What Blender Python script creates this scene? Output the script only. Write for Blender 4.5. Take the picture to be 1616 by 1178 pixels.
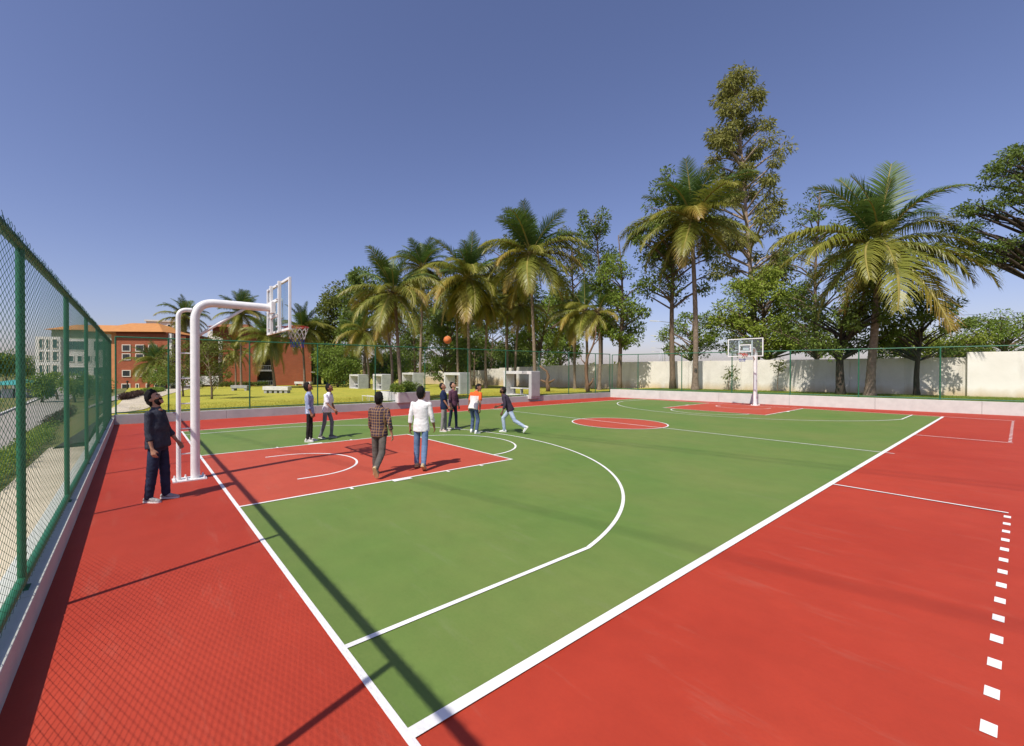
import bpy, math, random
import numpy as np
from mathutils import Vector, Matrix, noise as mnoise

for o in list(bpy.data.objects):
    bpy.data.objects.remove(o)
SC = bpy.context.scene
COL = SC.collection
rad = math.radians

# ------------------------------------------------------------------ camera
cam_d = bpy.data.cameras.new("camera")
cam = bpy.data.objects.new("camera", cam_d)
COL.objects.link(cam)
YAW, PITCH, ROLL = -0.92, 0.0074, 0.0015
cy, sy, cp, sp = math.cos(YAW), math.sin(YAW), math.cos(PITCH), math.sin(PITCH)
FWD = Vector((sy * cp, cy * cp, -sp))
RIGHT = Vector((cy, -sy, 0))
UP = RIGHT.cross(FWD)
r2 = RIGHT * math.cos(ROLL) + UP * math.sin(ROLL)
u2 = -RIGHT * math.sin(ROLL) + UP * math.cos(ROLL)
M = Matrix.Identity(4)
for i in range(3):
    M[i][0], M[i][1], M[i][2] = r2[i], u2[i], -FWD[i]
M[0][3], M[1][3], M[2][3] = 17.161, -1.262, 2.112
cam.matrix_world = M
cam_d.sensor_fit = 'HORIZONTAL'
cam_d.sensor_width = 36.0
cam_d.lens = 672.8 / 1616 * 36
cam_d.shift_x = (808 - 726.5) / 1616
cam_d.clip_end = 6000
cam_d.clip_start = 0.05
SC.camera = cam

# ------------------------------------------------------------------ light
SUN = Vector((0.197, -0.72, 1.0)).normalized()
world = bpy.data.worlds.new("World")
SC.world = world
world.use_nodes = True
wn, wl = world.node_tree.nodes, world.node_tree.links
wn.clear()
sky = wn.new('ShaderNodeTexSky')
sky.sky_type = 'NISHITA'
sky.sun_disc = False
sky.sun_elevation = math.asin(SUN.z)
sky.sun_rotation = math.atan2(SUN.x, SUN.y)
sky.altitude = 0
sky.air_density = 1.0
sky.dust_density = 1.0
sky.ozone_density = 1.0
tint = wn.new('ShaderNodeMix')
tint.data_type = 'RGBA'
tint.blend_type = 'MULTIPLY'
tint.inputs[0].default_value = 1.0
tint.inputs[7].default_value = (0.95, 0.855, 1.06, 1)
bg = wn.new('ShaderNodeBackground')
bg.inputs['Strength'].default_value = 0.1
wo = wn.new('ShaderNodeOutputWorld')
wl.new(sky.outputs[0], tint.inputs[6])
wl.new(tint.outputs[2], bg.inputs['Color'])
wl.new(bg.outputs[0], wo.inputs['Surface'])

sun_d = bpy.data.lights.new("sun", 'SUN')
sun_d.energy = 4.35
sun_d.angle = rad(0.53)
sun_d.color = (1.0, 0.95, 0.86)
sun = bpy.data.objects.new("sun", sun_d)
COL.objects.link(sun)
sun.rotation_euler = SUN.to_track_quat('Z', 'Y').to_euler()
sun.location = (20, -20, 40)

vs = SC.view_settings
vs.view_transform = 'Standard'
vs.look = 'None'
vs.gamma = 1
vs.exposure = 0.29
vs.use_curve_mapping = False
SC.render.film_transparent = False

# ------------------------------------------------------------------ materials
MATS = {}


def mat(name, base, base2=None, scale=4.0, rough=0.8, bump=0.0, bscale=60.0, spec=0.3, coords='Object',
        island=0.0, transl=0.0, metallic=0.0, detail=5.0, lo=0.35, hi=0.65, stretch=None, coat=0.0, tcol=None):
    """a Principled material whose colour wanders between base and base2 with noise"""
    if name in MATS:
        return MATS[name]
    m = bpy.data.materials.new(name)
    m.use_nodes = True
    n, l = m.node_tree.nodes, m.node_tree.links
    b = n['Principled BSDF']
    b.inputs['Roughness'].default_value = rough
    b.inputs['Metallic'].default_value = metallic
    b.inputs['Specular IOR Level'].default_value = spec
    b.inputs['Coat Weight'].default_value = coat
    base = tuple(base) + (1,)
    b.inputs['Base Color'].default_value = base
    tc = n.new('ShaderNodeTexCoord')
    src = tc.outputs[coords]
    if stretch:
        mp = n.new('ShaderNodeMapping')
        mp.inputs['Scale'].default_value = stretch
        l.new(src, mp.inputs['Vector'])
        src = mp.outputs[0]
    out = None
    if base2 is not None:
        nz = n.new('ShaderNodeTexNoise')
        nz.inputs['Scale'].default_value = scale
        nz.inputs['Detail'].default_value = detail
        nz.inputs['Roughness'].default_value = 0.6
        l.new(src, nz.inputs['Vector'])
        mr = n.new('ShaderNodeMapRange')
        mr.inputs[1].default_value = lo
        mr.inputs[2].default_value = hi
        l.new(nz.outputs['Fac'], mr.inputs[0])
        mx = n.new('ShaderNodeMix')
        mx.data_type = 'RGBA'
        mx.inputs[6].default_value = base
        mx.inputs[7].default_value = tuple(base2) + (1,)
        fac = mr.outputs[0]
        if island > 0:
            g = n.new('ShaderNodeNewGeometry')
            mm = n.new('ShaderNodeMix')
            mm.data_type = 'FLOAT'
            mm.inputs[0].default_value = island
            l.new(fac, mm.inputs[2])
            l.new(g.outputs['Random Per Island'], mm.inputs[3])
            fac = mm.outputs[0]
        l.new(fac, mx.inputs[0])
        out = mx.outputs[2]
        l.new(out, b.inputs['Base Color'])
    if bump > 0:
        nb = n.new('ShaderNodeTexNoise')
        nb.inputs['Scale'].default_value = bscale
        nb.inputs['Detail'].default_value = 4
        l.new(src, nb.inputs['Vector'])
        bp = n.new('ShaderNodeBump')
        bp.inputs['Strength'].default_value = bump
        bp.inputs['Distance'].default_value = 0.02
        l.new(nb.outputs['Fac'], bp.inputs['Height'])
        l.new(bp.outputs[0], b.inputs['Normal'])
    if transl > 0:
        tr = n.new('ShaderNodeBsdfTranslucent')
        tr.inputs['Color'].default_value = tuple(tcol or base[:3]) + (1,)
        if out is not None and tcol is None:
            l.new(out, tr.inputs['Color'])
        ms = n.new('ShaderNodeMixShader')
        ms.inputs[0].default_value = transl
        l.new(b.outputs[0], ms.inputs[1])
        l.new(tr.outputs[0], ms.inputs[2])
        l.new(ms.outputs[0], n['Material Output'].inputs['Surface'])
    MATS[name] = m
    return m


def glass(name, tint=(0.9, 0.95, 0.95), rough=0.0, gl=0.08):
    m = bpy.data.materials.new(name)
    m.use_nodes = True
    n, l = m.node_tree.nodes, m.node_tree.links
    n.clear()
    t = n.new('ShaderNodeBsdfTransparent')
    t.inputs[0].default_value = tint + (1,)
    g = n.new('ShaderNodeBsdfGlossy')
    g.inputs['Roughness'].default_value = rough
    mx = n.new('ShaderNodeMixShader')
    mx.inputs[0].default_value = gl
    o = n.new('ShaderNodeOutputMaterial')
    l.new(t.outputs[0], mx.inputs[1])
    l.new(g.outputs[0], mx.inputs[2])
    l.new(mx.outputs[0], o.inputs[0])
    return m


# ------------------------------------------------------------------ mesh tools
class MB:
    def __init__(s):
        s.v, s.f = [], []

    def add(s, vs, fs):
        o = len(s.v)
        s.v.extend([tuple(p) for p in vs])
        s.f.extend([tuple(i + o for i in f) for f in fs])
        return s

    def box(s, x0, x1, y0, y1, z0, z1):
        v = [(x0, y0, z0), (x1, y0, z0), (x1, y1, z0), (x0, y1, z0), (x0, y0, z1), (x1, y0, z1), (x1, y1, z1), (x0, y1, z1)]
        return s.add(v, [(0, 3, 2, 1), (4, 5, 6, 7), (0, 1, 5, 4), (1, 2, 6, 5), (2, 3, 7, 6), (3, 0, 4, 7)])

    def obox(s, c, ax, ay, az):
        """box centred at c with half-axis vectors"""
        c, ax, ay, az = map(Vector, (c, ax, ay, az))
        v = [c + ax * i + ay * j + az * k for k in (-1, 1) for j in (-1, 1) for i in (-1, 1)]
        return s.add(v, [(0, 2, 3, 1), (4, 5, 7, 6), (0, 1, 5, 4), (1, 3, 7, 5), (3, 2, 6, 7), (2, 0, 4, 6)])

    def bar(s, a, b, w, h, up=(0, 0, 1)):
        a, b = Vector(a), Vector(b)
        t = (b - a)
        L = t.length
        t.normalize()
        sd = t.cross(Vector(up))
        if sd.length < 1e-4:
            sd = Vector((1, 0, 0))
        sd.normalize()
        u = sd.cross(t)
        return s.obox((a + b) / 2, t * L / 2, sd * w / 2, u * h / 2)

    def tube(s, pts, r, n=8, cap=True, squash=None):
        pts = [Vector(p) for p in pts]
        if not hasattr(r, '__len__'):
            r = [r] * len(pts)
        m = len(pts)
        ref = None
        vs_, fs_ = [], []
        for i, p in enumerate(pts):
            t = (pts[min(i + 1, m - 1)] - pts[max(i - 1, 0)])
            t.normalize()
            if ref is None:
                ref = Vector((0, 0, 1)) if abs(t.z) < 0.9 else Vector((1, 0, 0))
            a = ref - t * ref.dot(t)
            if a.length < 1e-5:
                a = t.orthogonal()
            a.normalize()
            ref = a
            b = t.cross(a)
            for k in range(n):
                an = 2 * math.pi * k / n
                vs_.append(p + (a * math.cos(an) + b * math.sin(an)) * r[i])
        for i in range(m - 1):
            for k in range(n):
                k2 = (k + 1) % n
                fs_.append((i * n + k, i * n + k2, (i + 1) * n + k2, (i + 1) * n + k))
        if cap:
            fs_.append(tuple(range(n - 1, -1, -1)))
            fs_.append(tuple((m - 1) * n + k for k in range(n)))
        return s.add(vs_, fs_)

    def loft(s, rings, n=16, cap=True):
        """rings: (centre, side vector*radius, front vector*radius)"""
        vs_, fs_ = [], []
        for c, a, b in rings:
            c, a, b = Vector(c), Vector(a), Vector(b)
            for k in range(n):
                an = 2 * math.pi * k / n
                vs_.append(c + a * math.cos(an) + b * math.sin(an))
        m = len(rings)
        for i in range(m - 1):
            for k in range(n):
                k2 = (k + 1) % n
                fs_.append((i * n + k, i * n + k2, (i + 1) * n + k2, (i + 1) * n + k))
        if cap:
            fs_.append(tuple(range(n - 1, -1, -1)))
            fs_.append(tuple((m - 1) * n + k for k in range(n)))
        return s.add(vs_, fs_)

    def sphere(s, c, rx, ry, rz, nu=16, nv=10, fn=None):
        vs_, fs_ = [], []
        for j in range(nv + 1):
            ph = math.pi * j / nv
            for i in range(nu):
                th = 2 * math.pi * i / nu
                d = Vector((math.sin(ph) * math.cos(th), math.sin(ph) * math.sin(th), math.cos(ph)))
                k = fn(d) if fn else 1.0
                vs_.append((c[0] + d.x * rx * k, c[1] + d.y * ry * k, c[2] + d.z * rz * k))
        for j in range(nv):
            for i in range(nu):
                i2 = (i + 1) % nu
                if j == 0:
                    fs_.append((i, nu + i, nu + i2))
                elif j == nv - 1:
                    fs_.append((j * nu + i, (j + 1) * nu + i, j * nu + i2))
                else:
                    fs_.append((j * nu + i, (j + 1) * nu + i, (j + 1) * nu + i2, j * nu + i2))
        return s.add(vs_, fs_)

    def mesh(s, name, m=None, smooth=False):
        me = bpy.data.meshes.new(name)
        me.from_pydata(s.v, [], s.f)
        if m:
            me.materials.append(m)
        if smooth:
            me.polygons.foreach_set('use_smooth', [True] * len(me.polygons))
        me.update()
        return me

    def build(s, name, m=None, parent=None, smooth=False):
        return link(name, s.mesh(name, m, smooth), parent)


def npmesh(name, V, F, m, smooth=False):
    """mesh from numpy arrays, F of constant face size"""
    me = bpy.data.meshes.new(name)
    V = np.asarray(V, dtype=np.float32)
    F = np.asarray(F, dtype=np.int32)
    k = F.shape[1]
    me.vertices.add(len(V))
    me.vertices.foreach_set('co', V.ravel())
    me.loops.add(F.size)
    me.loops.foreach_set('vertex_index', F.ravel())
    me.polygons.add(len(F))
    me.polygons.foreach_set('loop_start', np.arange(0, F.size, k, dtype=np.int32))
    if smooth:
        me.polygons.foreach_set('use_smooth', np.ones(len(F), dtype=bool))
    me.materials.append(m)
    me.update(calc_edges=True)
    return me


def link(name, me, parent=None):
    o = bpy.data.objects.new(name, me)
    COL.objects.link(o)
    if parent is not None:
        o.parent = parent
    return o


def thing(name, label, cat, loc=(0, 0, 0), rz=0.0, group=None):
    o = bpy.data.objects.new(name, None)
    COL.objects.link(o)
    o.location = loc
    o.rotation_euler = (0, 0, rz)
    o.empty_display_size = 0.2
    return tag(o, label, cat, group)


def tag(o, label, cat, group=None):
    o['label'] = label
    o['category'] = cat
    if group:
        o['group'] = group
    return o


def structure(o):
    o['kind'] = 'structure'
    return o


def shade(o, angle=35):
    """smooth shading with sharp creases above the angle"""
    me = o.data if hasattr(o, 'data') else o
    me.polygons.foreach_set('use_smooth', [True] * len(me.polygons))
    try:
        me.set_sharp_from_angle(angle=rad(angle))
    except Exception:
        pass
    return o


def bev(o, w=0.01, seg=2):
    md = o.modifiers.new('bevel', 'BEVEL')
    md.width = w
    md.segments = seg
    md.limit_method = 'ANGLE'
    md.angle_limit = rad(40)
    return o


# ------------------------------------------------------------------ terrain height
def ss(a, b, x):
    t = min(1.0, max(0.0, (x - a) / (b - a)))
    return t * t * (3 - 2 * t)


def gh(X, Y):
    zw = 0.35 - 0.019 * min(70.0, max(0.0, -X - 4))
    z = zw + (0.5 - zw) * ss(-6, -3, X) * ss(26, 30, Y)
    zs = -0.8 - 0.006 * min(70.0, max(0.0, -X - 4))
    k = ss(-11, -3.6, X)
    t = ss(-5.5 + 3.23 * k, -2.25, Y)
    return zs + (z - zs) * t


def xw(Y):          # face of the west kerb
    return -3.72 + (Y + 1.93) * 0.0487


def yn(X):          # face of the north kerb
    return 28.28 + (X + 2.25) * 0.168


C0 = Vector((xw(-1.93), -1.93, 0))
C1 = Vector((-2.247, 28.28, 0))
# ------------------------------------------------------------------ ground
M_lawn = mat('lawn_grass', (0.43, 0.375, 0.06), (0.27, 0.29, 0.04), scale=0.7, rough=0.9, bump=0.6, bscale=25, spec=0.1, detail=8, lo=0.3, hi=0.72)
M_strip = mat('strip_grass', (0.11, 0.17, 0.022), (0.19, 0.22, 0.035), scale=1.5, rough=0.9, bump=0.6, bscale=30, spec=0.1, detail=8)
M_south = mat('verge_ground', (0.1, 0.12, 0.03), (0.16, 0.14, 0.07), scale=0.4, rough=0.95, bump=0.5, bscale=6, spec=0.1, detail=8)


def grid(us, vs_, fn):
    V = [fn(u, v) for v in vs_ for u in us]
    nu = len(us)
    F = [(j * nu + i, j * nu + i + 1, (j + 1) * nu + i + 1, (j + 1) * nu + i) for j in range(len(vs_) - 1) for i in range(nu - 1)]
    return V, F


def geo(a, n, b):     # n+1 values from 0 growing to b
    return [b * ((math.exp(a * i / n) - 1) / (math.exp(a) - 1)) for i in range(n + 1)]


U = geo(6, 60, 2500)
ys = sorted(set([-2.2 - t for t in geo(5.5, 40, 2500)] + [-2.2 + 1.2 * i for i in range(36)] + [41.0 + t for t in geo(6, 24, 2500)]))
V, F = grid(U, ys, lambda u, v: (xw(min(max(v, -60), 60)) - 0.2 - u, v, gh(xw(min(max(v, -60), 60)) - 0.2 - u, v)))
g = npmesh('lawn', V, [f[::-1] for f in F if V[f[0]][1] >= -3.3], M_lawn, True)
structure(link('lawn', g))
g = npmesh('road_verge', V, [f[::-1] for f in F if V[f[0]][1] < -3.3], M_south, True)
structure(link('road_verge', g))
xs = [xw(-2) - 0.2 + t for t in (0, .3, .6, 1, 1.6, 2.4, 3.5)] + [xw(-2) + 4 + t for t in geo(5, 40, 2500)]
V, F = grid(xs, [-2.29 - t for t in geo(6, 50, 2500)], lambda u, v: (u, v, gh(u, v)))
structure(link('verge_ground', npmesh('verge_ground', V, [f[::-1] for f in F], M_south, True)))
xs = [-2.45 + 0.6 * i for i in range(46)] + [25.2 + t for t in geo(5, 24, 2500)]
V, F = grid(xs, [0.2 + t for t in geo(7, 50, 2500)], lambda u, v: (u, yn(min(u, 60)) + v, gh(u, yn(min(u, 60)) + v)))
structure(link('grass_strip', npmesh('grass_strip', V, F, M_strip, True)))
xs = [22.2 + t for t in geo(5, 12, 2500)]
V, F = grid(xs, [-2.2 + 2.2 * i for i in range(17)], lambda u, v: (u, v, -0.05))
structure(link('east_ground', npmesh('east_ground', V, F, M_south, True)))

# ------------------------------------------------------------------ court
def court_mat(name, a, b, c):
    m = mat(name, a, b, scale=0.35, rough=0.62, bump=0.12, bscale=420, spec=0.25, detail=7, lo=0.3, hi=0.72)
    n, l = m.node_tree.nodes, m.node_tree.links
    bs = n['Principled BSDF']
    src = bs.inputs['Base Color'].links[0].from_socket
    tc = n.new('ShaderNodeTexCoord')
    fine = n.new('ShaderNodeTexNoise')
    fine.inputs['Scale'].default_value = 38
    fine.inputs['Detail'].default_value = 6
    l.new(tc.outputs['Object'], fine.inputs['Vector'])
    mr = n.new('ShaderNodeMapRange')
    mr.inputs[1].default_value = 0.4
    mr.inputs[2].default_value = 0.75
    mr.inputs[4].default_value = 0.3
    l.new(fine.outputs['Fac'], mr.inputs[0])
    mx = n.new('ShaderNodeMix')
    mx.data_type = 'RGBA'
    mx.inputs[7].default_value = tuple(c) + (1,)
    l.new(mr.outputs[0], mx.inputs[0])
    l.new(src, mx.inputs[6])
    # scuffs and dull drag marks
    mp = n.new('ShaderNodeMapping')
    mp.inputs['Scale'].default_value = (0.5, 2.6, 1)
    mp.inputs['Rotation'].default_value = (0, 0, 0.4)
    l.new(tc.outputs['Object'], mp.inputs['Vector'])
    st = n.new('ShaderNodeTexNoise')
    st.inputs['Scale'].default_value = 1.6
    st.inputs['Detail'].default_value = 9
    st.inputs['Roughness'].default_value = 0.72
    l.new(mp.outputs[0], st.inputs['Vector'])
    m2 = n.new('ShaderNodeMapRange')
    m2.inputs[1].default_value = 0.56
    m2.inputs[2].default_value = 0.8
    m2.inputs[4].default_value = 0.35
    l.new(st.outputs['Fac'], m2.inputs[0])
    mx2 = n.new('ShaderNodeMix')
    mx2.data_type = 'RGBA'
    mx2.inputs[7].default_value = tuple(0.5 * q + 0.5 * w for q, w in zip(a, (0.3, 0.26, 0.2))) + (1,)
    l.new(m2.outputs[0], mx2.inputs[0])
    l.new(mx.outputs[2], mx2.inputs[6])
    wv_ = n.new('ShaderNodeTexNoise')
    wv_.inputs['Scale'].default_value = 2.3
    wv_.inputs['Detail'].default_value = 11
    wv_.inputs['Roughness'].default_value = 0.7
    l.new(tc.outputs['Object'], wv_.inputs['Vector'])
    m4 = n.new('ShaderNodeMapRange')
    m4.inputs[1].default_value = 0.3
    m4.inputs[2].default_value = 0.7
    m4.inputs[3].default_value = 0.91
    m4.inputs[4].default_value = 1.05
    l.new(wv_.outputs['Fac'], m4.inputs[0])
    mx4 = n.new('ShaderNodeMix')
    mx4.data_type = 'RGBA'
    mx4.blend_type = 'MULTIPLY'
    mx4.inputs[0].default_value = 1
    l.new(mx2.outputs[2], mx4.inputs[6])
    l.new(m4.outputs[0], mx4.inputs[7])
    l.new(mx4.outputs[2], bs.inputs['Base Color'])
    rr = n.new('ShaderNodeMapRange')
    rr.inputs[3].default_value = 0.55
    rr.inputs[4].default_value = 0.8
    l.new(st.outputs['Fac'], rr.inputs[0])
    l.new(rr.outputs[0], bs.inputs['Roughness'])
    return m


M_red = court_mat('court_red_acrylic', (0.42, 0.050, 0.024), (0.345, 0.034, 0.016), (0.32, 0.034, 0.02))
M_red2 = court_mat('key_red_acrylic', (0.45, 0.078, 0.042), (0.40, 0.066, 0.036), (0.35, 0.052, 0.03))
M_green = court_mat('court_green_acrylic', (0.104, 0.188, 0.037), (0.165, 0.204, 0.054), (0.10, 0.172, 0.034))
M_line = mat('court_line_paint', (0.80, 0.79, 0.76), (0.7, 0.69, 0.66), scale=3, rough=0.6, bump=0.05, bscale=300)

# the red slab: corners follow the kerbs
PX1 = 22.0
ring = [(C0.x, -1.95), (PX1, -1.95), (PX1, yn(PX1) + 0.02), (C1.x - 0.02, C1.y + 0.02)]
cr = MB()
cr.add([(x, y, 0.0) for x, y in ring] + [(x, y, -0.3) for x, y in ring], [(0, 1, 2, 3), (0, 4, 5, 1), (1, 5, 6, 2), (2, 6, 7, 3), (3, 7, 4, 0)])
court = structure(cr.build('sports_court', M_red))


def sheet(name, pts, z, m, parent=court):
    o = MB().add([(x, y, z) for x, y in pts], [tuple(range(len(pts)))]).build(name, m, parent)
    return o


sheet('green_playing_area', [(0, 0), (15, 0), (15, 28), (0, 28)], 0.004, M_green)
for yk in (0, 28):
    s_ = 1 if yk == 0 else -1
    q = [(5.05, yk), (9.95, yk), (9.95, yk + s_ * 5.8), (5.05, yk + s_ * 5.8)]
    sheet('key_area', q if s_ > 0 else q[::-1], 0.008, M_red2)
sheet('centre_circle', [(7.5 + 1.78 * math.cos(2 * math.pi * k / 96), 14 + 1.78 * math.sin(2 * math.pi * k / 96)) for k in range(96)], 0.008, M_red2)

LZ = 0.012


def line(name, x0, x1, y0, y1, z=LZ):
    return sheet(name, [(x0, y0), (x1, y0), (x1, y1), (x0, y1)], z, M_line)


def arc(name, cx, cyy, r0, r1, a0, a1, n=96, z=LZ):
    V, F = [], []
    for k in range(n + 1):
        a = rad(a0 + (a1 - a0) * k / n)
        V += [(cx + r0 * math.cos(a), cyy + r0 * math.sin(a), z), (cx + r1 * math.cos(a), cyy + r1 * math.sin(a), z)]
    for k in range(n):
        F.append((2 * k, 2 * k + 1, 2 * k + 3, 2 * k + 2))
    return MB().add(V, F).build(name, M_line, court)


W = 0.055
line('side_line', -W, 0, 0, 28)
line('side_line', 15, 15 + W * 1.5, 0, 28)
line('base_line', -W, 19.5, -W, 0)
line('base_line', -W, 17.05, 28, 28 + W)
line('half_way_line', 0, 15, 13.975, 14.025)
line('half_way_line', 15 + W * 1.5, 15.25, 13.975, 14.025)
arc('circle_line', 7.5, 14, 1.75, 1.80, 0, 360, z=LZ + 0.004)
for s_ in (1, -1):
    Y = (lambda t: t) if s_ > 0 else (lambda t: 28 - t)

    def ln(name, x0, x1, a, b):
        y0, y1 = sorted((Y(a), Y(b)))
        return line(name, x0, x1, y0, y1)
    ln('key_line', 5.05, 5.10, 0, 5.75)
    ln('key_line', 9.90, 9.95, 0, 5.75)
    ln('free_throw_line', 5.05, 9.95, 5.75, 5.80)
    ln('three_point_line', 0.90, 0.95, 0, 2.99)
    ln('three_point_line', 14.05, 14.10, 0, 2.99)
    a0 = math.degrees(math.atan2(2.99 - 1.575, 6.6))
    arc('three_point_arc', 7.5, Y(1.575), 6.70, 6.75, s_ * a0, s_ * (180 - a0), 128)
    arc('free_throw_arc', 7.5, Y(5.8), 1.75, 1.80, 0, s_ * 180, 64)
    arc('restricted_arc', 7.5, Y(1.575), 1.25, 1.30, 0, s_ * 180, 64)
    ln('restricted_line', 6.20, 6.25, 1.2, 1.575)
    ln('restricted_line', 8.75, 8.80, 1.2, 1.575)
    for sx in (0, 1):
        for a, b, w in ((1.75, 1.80, 0.10), (2.60, 3.00, 0.10), (3.85, 3.90, 0.10), (4.75, 4.80, 0.10)):
            if sx:
                ln('rebound_mark', 9.95, 9.95 + w, a, b)
            else:
                ln('rebound_mark', 5.05 - w, 5.05, a, b)
# the throw lanes painted on the red apron
line('lane_line', 15 + W * 1.5, 17.07, 8.97, 9.02)
line('lane_line', 15 + W * 1.5, 17.05, 19.0, 19.05)
dash = MB().add([(17.03, -0.07, 0.004), (17.095, -0.07, 0.004), (17.095, 0.07, 0.004), (17.03, 0.07, 0.004)], [(0, 1, 2, 3)]).mesh('lane_dash', M_line)
for k in range(20):
    o = link('lane_dash', dash, court)
    o.location = (0, 8.74 - 0.462 * k, 0)
for k in range(19):
    o = link('lane_dash', dash, court)
    o.location = (-0.07, 27.75 - 0.462 * k, 0)

# ------------------------------------------------------------------ kerb walls
M_kerb = mat('kerb_render', (0.56, 0.57, 0.52), (0.45, 0.455, 0.42), scale=2.2, rough=0.85, bump=0.15, bscale=40, lo=0.35, hi=0.8)
M_kerbg = mat('kerb_grey_render', (0.40, 0.42, 0.40), (0.31, 0.33, 0.32), scale=2.0, rough=0.85, bump=0.15, bscale=40, lo=0.35, hi=0.8)


def wall_poly(name, pts, z0, z1, m, bevel=0.012):
    k = len(pts)
    b = MB().add([(x, y, z0) for x, y in pts] + [(x, y, z1) for x, y in pts],
                 [tuple(range(k - 1, -1, -1)), tuple(range(k, 2 * k))] + [(i, (i + 1) % k, (i + 1) % k + k, i + k) for i in range(k)])
    o = b.build(name, m)
    bev(o, bevel)
    return o


KS, KW, KN = 0.25, 0.37, 0.62
wv = Vector((C1.x - C0.x, C1.y - C0.y, 0)).normalized()
wnrm = Vector((-wv.y, wv.x, 0))
nv = Vector((PX1 - C1.x, yn(PX1) - C1.y, 0)).normalized()


def kerb(label, P, v, L, th, h, m, seg, side):
    """cast segments along v from P, thickness th on the given side of the line, hairline joints between"""
    t = thing('kerb_wall', label, 'kerb wall', (P.x, P.y, 0), math.atan2(v.y, v.x), 'kerb walls round the court')
    n = max(1, round(L / seg))
    w = L / n
    rng = random.Random(n)
    for k in range(n):
        y0, y1 = (0, th) if side > 0 else (-th, 0)
        dz, dy = rng.uniform(-.003, .003), rng.uniform(-.002, .002)
        o = MB().box(k * w + .003, (k + 1) * w - .003, y0 + dy, y1 + dy, -1.0, h + dz).build('kerb_segment', m, t)
        bev(o, 0.010)
    return t


kerb('low pale kerb wall carrying the nearest green mesh fence, shaded on the court side', Vector((C0.x - .3, -1.93, 0)), Vector((1, 0, 0)), PX1 - C0.x + .3, .29, KS, M_kerb, 3.2, -1)
kerb('low grey kerb wall along the lawn side of the court', C0 + wv * .003, wv, (C1 - C0).length - .004, .28, KW, M_kerbg, 4.0, 1)
kerb('taller white kerb wall behind the far hoop', C1 - nv * .02, nv, 26, .28, KN, M_kerb, 3.9, 1)
# joints of the far kerb
jm = mat('kerb_joint', (0.3, 0.29, 0.28))

# ------------------------------------------------------------------ chain-link fences
M_fence = mat('fence_green_paint', (0.014, 0.11, 0.05), (0.022, 0.15, 0.075), scale=14, rough=0.42, spec=0.5, bump=0.05, bscale=90)
M_mesh = mat('fence_green_wire', (0.022, 0.125, 0.062), (0.034, 0.16, 0.085), scale=10, rough=0.5, spec=0.4)


def chainlink(w, z0, z1, pitch, r, over=0.0):
    """woven zig-zag wires of one bay, x from 0 to w"""
    nw = int(round(w / pitch))
    p = w / nw
    nz = int((z1 + over - z0) / (p / 2))
    V, F = [], []
    zs = np.arange(nz + 1) * (p / 2) + z0
    ang = np.arange(3) * 2 * np.pi / 3
    rng = random.Random(5)
    for i in range(nw):
        xc = (i + 0.5) * p
        top = nz + 1 - (rng.choice((0, 0, 1, 2)) if over else 0)
        k = np.arange(top)
        sgn = np.where((k + i) % 2 == 0, -1.0, 1.0)
        x = xc + sgn * (p / 2 + r * 0.6)
        y = np.where((k + i) % 2 == 0, -1.0, 1.0) * r * 0.45
        z = zs[:top]
        P = np.stack([x, y, z], 1)
        n = len(P)
        ring_ = np.stack([np.cos(ang) * r, np.sin(ang) * r, np.zeros(3)], 1)
        vv = (P[:, None, :] + ring_[None]).reshape(-1, 3)
        base = sum(len(q) for q in V)
        V.append(vv)
        idx = np.arange(n - 1)[:, None] * 3 + np.arange(3)[None] + base
        nx = np.arange(n - 1)[:, None] * 3 + (np.arange(3)[None] + 1) % 3 + base
        F.append(np.stack([idx, nx, nx + 3, idx + 3], -1).reshape(-1, 4))
    return np.concatenate(V), np.concatenate(F)


def fence(label, P0, dirv, posts, zbase, ztop, pr, cell, wr, over, group=None, post_r=0.03, side=-1):
    """posts: distances along dirv from P0"""
    t = thing('chain_link_fence', label, 'fence', P0, math.atan2(dirv[1], dirv[0]), group)
    pm = MB().tube([(0, 0, zbase - 0.02), (0, 0, ztop + 0.01)], post_r, 12)
    # foot plate
    pm.box(-post_r * 2, post_r * 2, -post_r * 1.6, post_r * 1.6, zbase - 0.02, zbase + 0.012)
    pme = pm.mesh('post', M_fence, True)
    shade(pme, 40)
    for s_ in posts:
        link('post', pme, t).location = (s_, 0, 0)
    L0, L1 = posts[0], posts[-1]
    o = MB().tube([(L0, 0, ztop), (L1, 0, ztop)], pr, 10).build('top_rail', M_fence, t, True)
    shade(o, 40)
    o = MB().tube([(L0, 0, zbase + 0.07), (L1, 0, zbase + 0.07)], pr * 0.9, 10).build('bottom_rail', M_fence, t, True)
    shade(o, 40)
    cache = {}
    for a, b in zip(posts[:-1], posts[1:]):
        w = round(b - a, 3)
        if w not in cache:
            V, F = chainlink(w, zbase + 0.05, ztop, cell, wr, over)
            cache[w] = npmesh('wire_mesh', V, F, M_mesh)
        link('wire_mesh', cache[w], t).location = (a, side * (post_r + 0.012), 0)
        if over:
            if ('o', w) not in cache:
                V, F = chainlink(w, ztop - 0.03, ztop, cell * 0.8, wr * 1.1, over)
                cache['o', w] = npmesh('mesh_overlap', V, F, M_mesh)
            link('mesh_overlap', cache['o', w], t).location = (a, side * (post_r + 0.022), 0)
    # tie wires
    return t


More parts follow.
